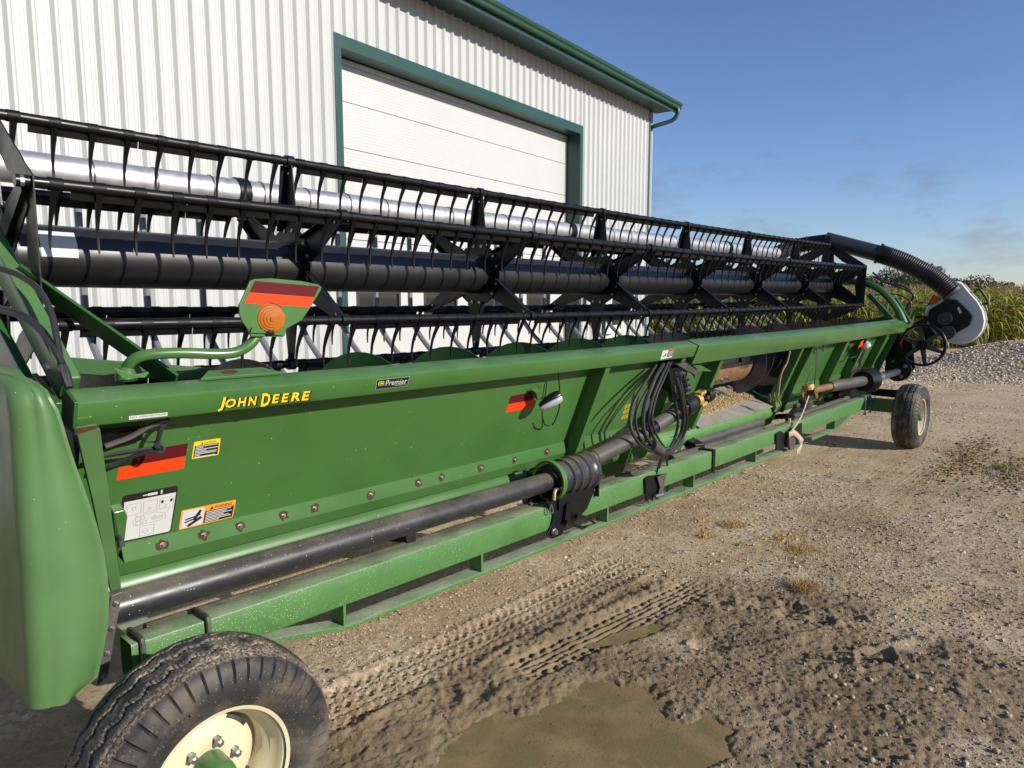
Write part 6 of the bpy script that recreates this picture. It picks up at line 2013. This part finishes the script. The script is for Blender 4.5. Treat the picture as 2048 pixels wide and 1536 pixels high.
def text_on_wheel(s_, r, a0, da, size):
    V, Fc, a, b, c, d = text_geo(s_, 0.01)
    mb = MB()
    k = size / (d - c)
    vs = []
    for x, y in V:
        ang = a0 - (x - a) * k / r
        rad = r + (y - c) * k
        yy = np.interp(rad, [0.235, 0.270, 0.300, 0.335], [0.014, 0.003, 0.000, 0.008]) - 0.0022
        vs.append((rad * math.cos(ang), float(yy), rad * math.sin(ang)))
    mb.add(vs, Fc)
    return mb
LETM = mat('raised_tyre_lettering', (0.045, 0.044, 0.043), 0.55)
lett = text_on_wheel('11L-15 FI', 0.262, math.radians(72), 0, 0.019)
lett2 = text_on_wheel('IMPLEMENT', 0.268, math.radians(150), 0, 0.017)
lett.add(lett2.v, lett2.f)
letme = mb_mesh(lett, 'sidewall_lettering', LETM)
def wheel(x, y, flip, spin):
    w = bpy.data.objects.new('wheel', rimme)
    COL.objects.link(w)
    w.location = (x, y, AZ + 0.0)
    w.rotation_euler = (0, spin, math.pi if flip else 0)
    attach(w, ct)
    def sub(nm, me, loc=(0, 0, 0), rot=(0, 0, 0)):
        c = bpy.data.objects.new(nm, me)
        COL.objects.link(c)
        c.parent = w
        c.location = loc
        c.rotation_euler = rot
    sub('tyre', TYM)
    sub('sidewall_lettering', letme)
    sub('wheel_disc', discme)
    sub('hub_cap', hubme)
    for k in range(6):
        a = 2 * math.pi * k / 6 + 0.45
        sub('wheel_nut', nutme, (0.080 * math.cos(a), 0.117, 0.080 * math.sin(a)))
    for k in range(4):
        sub('disc_slot', slotme, (0, 0.136, 0), (0, 2 * math.pi * k / 4 + 0.5, 0))
WY = 1.90
wheel(0.862, WY, False, 0.25)
wheel(CXB - 0.03, 1.955, False, 1.9)
wheel(0.90, 4.85, True, 0.4)
wheel(CXB, 4.85, True, 1.1)
for o in (CXA,): MB().beam((0.862, 2.19, AZ + 0.01), (CXA + 0.02, 2.24, 0.41), 0.10, 0.10).build('wheel_arm', GREEN_CART, ct, 0, 0.004)
MB().beam((CXB - 0.03, 2.235, AZ), (CXB + 0.045, 2.245, 0.44), 0.10, 0.10).build('wheel_arm', GREEN_CART, ct, 0, 0.004)
# U-bolts holding the rail to the axles
def ubolt(x, m, ztop=None, zlow=None, dx=0.0):
    z1 = (ztop or RZT) + 0.014
    z0 = zlow or (RZB - 0.06)
    pts = [(x, RY0 - 0.012, z0), (x, RY0 - 0.012, z1 - 0.02), (x, RY0 - 0.006, z1 - 0.005), (x, RY0 + 0.01, z1), (x, RY1 - 0.01, z1), (x, RY1 + 0.006, z1 - 0.005), (x, RY1 + 0.012, z1 - 0.02), (x, RY1 + 0.012, z0)]
    u = MB().tube(pts, 0.009, 10).build('u_bolt', m, ct)
    for y in (RY0 - 0.012, RY1 + 0.012):
        MB().lathe((x, y, z0 + 0.012), (0, 0, -1), [(0, 0.0), (0, 0.017), (0.014, 0.017), (0.014, 0)], 6).build('nut', STEEL_DARK, u, 20)
ubolt(unsag(at(284, 1300, Y=RY0)).x, STEEL_DARK)
ubolt(unsag(at(415, 1255, Y=RY0)).x, STEEL_DARK)
ubolt(9.16, STEEL)
ubolt(9.37, STEEL)
# clamps and saddles that carry the header
def ybox(name, m, x0, x1, y0, y1, z0, z1, bev=0.002):
    return MB().box(((x0 + x1) / 2, (y0 + y1) / 2, (z0 + z1) / 2), ((x1 - x0) / 2, 0, 0), (0, (y1 - y0) / 2, 0), (0, 0, (z1 - z0) / 2)).build(name, m, ct, 0, bev)
def pp(pxs, Y): return [unsag(at(a, b, Y=Y)) for a, b in pxs]
# first saddle
sd = MB().prism(pp([(1092, 1004), (1140, 985), (1192, 962), (1188, 985), (1174, 1018), (1152, 1042), (1132, 1050), (1124, 1070), (1104, 1078), (1094, 1070), (1104, 1050), (1108, 1030)], 2.535), (0, 0.012, 0)).build('saddle_plate', BLACK, ct, 0, 0.002)
MB().prism(pp([(1040, 990), (1092, 968), (1185, 940), (1190, 960), (1150, 985), (1105, 1000), (1062, 1003), (1052, 1012)], 2.68), (0, 0.012, 0)).build('saddle_plate', BLACK, ct, 0, 0.002)
a_, b_ = pp([(1110, 978), (1186, 958)], 2.56)
ybox('saddle_top', BLACK_SHAFT, a_.x, b_.x, RY0 - 0.01, RY1 + 0.09, RZT + 0.004, RZT + 0.020)
ybox('saddle_cheek', BLACK, a_.x - 0.01, a_.x + 0.005, RY0 - 0.03, RY1 + 0.12, RZT - 0.03, RZT + 0.16)
ybox('saddle_cheek', BLACK, b_.x, b_.x + 0.015, RY0 - 0.03, RY1 + 0.12, RZT - 0.03, RZT + 0.16)
MB().tube(pp([(1108, 980), (1120, 977), (1186, 961)], 2.52), 0.010, 8).build('lock_pin', STEEL, ct)
MB().tube(pp([(1111, 980), (1109, 985), (1108, 1000)], 2.515), 0.011, 8).build('lock_pin_handle', mat('brass_pin', (0.45, 0.36, 0.18), 0.4, metal=0.6), ct)
MB().tube(bez(pp([(1103, 1008), (1100, 1018), (1101, 1026), (1106, 1024), (1104, 1010)], 2.515), 4), 0.004, 6).build('hitch_clip', STEEL, ct)
MB().prism(pp([(1131, 1010), (1141, 1003), (1138, 1040), (1126, 1044)], 2.525), (0, -0.012, 0)).build('saddle_plate', BLACK, ct, 0, 0.001)
MB().tube(pp([(1132, 1043), (1165, 1056), (1190, 1046), (1168, 1034), (1152, 1032)], 2.50), 0.012, 6).build('foot_stirrup', BLACK, ct)
c = unsag(at(1107, 1063, Y=2.528))
MB().lathe(c, (0, -1, 0), [(0, 0.022), (0.010, 0.022), (0.012, 0.014), (0.025, 0.014), (0.025, 0)], 10).build('bolt', STEEL, ct, 20)
# ratchet clamp below the hose bundle
MB().prism(pp([(1291, 958), (1298, 952), (1330, 948), (1322, 985), (1318, 998), (1293, 1003)], 2.53), (0, 0.012, 0)).build('ratchet_plate', BLACK, ct, 0, 0.002)
MB().prism(pp([(1312, 954), (1330, 946), (1324, 980), (1330, 990), (1312, 996), (1318, 975)], 2.52), (0, -0.012, 0)).build('ratchet_plate', STEEL_DARK, ct, 0, 0.002)
MB().tube(pp([(1310, 993), (1325, 988)], 2.505), 0.012, 8).build('ratchet_pin', STEEL, ct)
for (a, b) in ((1298, 1004), (1307, 999)):
    MB().tube(pp([(a, b - 6), (a, b + 3)], 2.53), 0.011, 6).build('bolt', STEEL, ct, 20)
MB().prism(pp([(1262, 944), (1275, 939), (1308, 953), (1300, 958), (1263, 950)], 2.56), (0, 0.05, 0.0)).build('ratchet_arm', BLACK_SHAFT, ct, 0, 0.002)
# strap clamp round the rail
x = unsag(at(1426, 915, Y=RY0)).x
mb = MB()
mb.box((x, RY0 - 0.006, (RZT + RZB) / 2 - 0.01), (0.022, 0, 0), (0, 0.005, 0), (0, 0, 0.09))
mb.box((x, (RY0 + RY1) / 2, RZT + 0.007), (0.022, 0, 0), (0, 0.063, 0), (0, 0, 0.005))
mb.box((x, RY1 + 0.006, (RZT + RZB) / 2 - 0.01), (0.022, 0, 0), (0, 0.005, 0), (0, 0, 0.09))
mb.build('rail_clamp', BLACK, ct, 0, 0.002)
MB().tube([(x, RY0 - 0.03, RZB - 0.018), (x, RY1 + 0.03, RZB - 0.018)], 0.012, 8).build('bolt', STEEL, ct)
MB().beam(unsag(at(1372, 880, Y=2.85)), unsag(at(1400, 895, Y=2.68)), 0.10, 0.06).build('hanger_bracket', BLACK, ct, 0, 0.004)
MB().prism(pp([(1340, 875), (1366, 865), (1372, 880), (1360, 902), (1344, 896)], 2.8), (0, 0.02, 0)).build('hanger_bracket', GREEN_DARK, ct, 0, 0.003)
# second saddle near the far end
MB().prism(pp([(1553, 868), (1562, 862), (1570, 868), (1568, 898), (1553, 900)], 2.53), (0, 0.012, 0)).build('saddle_plate', BLACK, ct, 0, 0.002)
MB().prism(pp([(1574, 862), (1604, 846), (1604, 876), (1590, 888), (1574, 896), (1566, 885)], 2.535), (0, 0.012, 0)).build('saddle_plate', BLACK, ct, 0, 0.002)
MB().prism(pp([(1572, 835), (1590, 812), (1612, 808), (1612, 830), (1604, 848), (1574, 862)], 2.68), (0, 0.012, 0)).build('saddle_plate', BLACK, ct, 0, 0.002)
for (a, b, c, d) in ((1586, 833, 1604, 826), (1586, 842, 1604, 836), (1590, 812, 1616, 804)):
    MB().tube(pp([(a, b), (c, d)], 2.62), 0.022, 10).build('saddle_roller', BLACK_SHAFT, ct)
MB().tube(pp([(1579, 836), (1578, 846)], 2.52), 0.014, 8).build('lock_pin_handle', mat('brass_pin', (0.45, 0.36, 0.18), 0.4, metal=0.6), ct)
MB().prism(pp([(1574, 876), (1582, 872), (1588, 878), (1584, 898), (1576, 900)], 2.51), (0, -0.02, 0)).build('ratchet_plate', STEEL_DARK, ct, 0, 0.002)
MB().prism(pp([(1600, 876), (1620, 874), (1620, 884), (1606, 884)], 2.50), (0, -0.02, 0)).build('foot_stirrup', BLACK, ct, 0, 0.002)
# uprights from the rails to the header frame
for x in (2.2, 3.4, 7.2, 8.8):
    MB().beam((x, RY1 + 0.02, RZT + 0.02), (x, 2.90, 0.585), 0.06, 0.05).build('support_foot', BLACK, ct, 0, 0.003)
    MB().beam((x, 4.15, RZT), (x, 3.60, 0.93), 0.05, 0.05).build('support_post', BLACK, ct, 0, 0.003)
# tie-down strap over the rail
mb = MB()
def ribbon(pts, w, nrm_hint=(0, -1, 0)):
    P = bez([unsag(at(a, b, Y=c)) for a, b, c in pts], 8)
    vs, fs = [], []
    for i, p in enumerate(P):
        t = (P[min(i + 1, len(P) - 1)] - P[max(i - 1, 0)]).normalized()
        sd_ = t.cross(Vector(nrm_hint)).normalized() * w
        vs += [p - sd_, p + sd_]
    for i in range(len(P) - 1): fs.append((2 * i, 2 * i + 1, 2 * i + 3, 2 * i + 2))
    mb.add(vs, fs)
ribbon([(1618, 792, 2.50), (1606, 826, 2.50), (1596, 845, 2.50), (1580, 868, 2.505)], 0.013)
ribbon([(1578, 870, 2.50), (1588, 866, 2.49), (1598, 874, 2.48), (1606, 884, 2.48)], 0.028)
ribbon([(1601, 878, 2.48), (1603, 890, 2.48), (1599, 900, 2.47), (1594, 906, 2.47)], 0.034)
s_ = mb.build('tie_down_strap', STRAP, None, 60)
sm = s_.modifiers.new('web', 'SOLIDIFY')
sm.thickness = 0.003
tag(s_, 'frayed tan tie-down strap hanging over the cart rail by the far saddle', 'strap')
mb = MB()
P = [unsag(hp(a, b, p)) for a, b, p in ((1635, 690, 0.0), (1633, 712, -0.02), (1630, 740, -0.02), (1627, 778, -0.03))]
ribbon([(1635, 690, 2.50), (1634, 715, 2.50), (1632, 742, 2.50), (1628, 780, 2.52)], 0.017)
ribbon([(1633, 712, 2.50), (1622, 738, 2.50), (1612, 770, 2.52), (1609, 800, 2.54)], 0.009)
s_ = mb.build('hanging_strap', RUBBER, None, 60)
sm = s_.modifiers.new('web', 'SOLIDIFY')
sm.thickness = 0.003
tag(s_, 'black rubber strap hanging from the beam right of the feeder opening', 'strap')
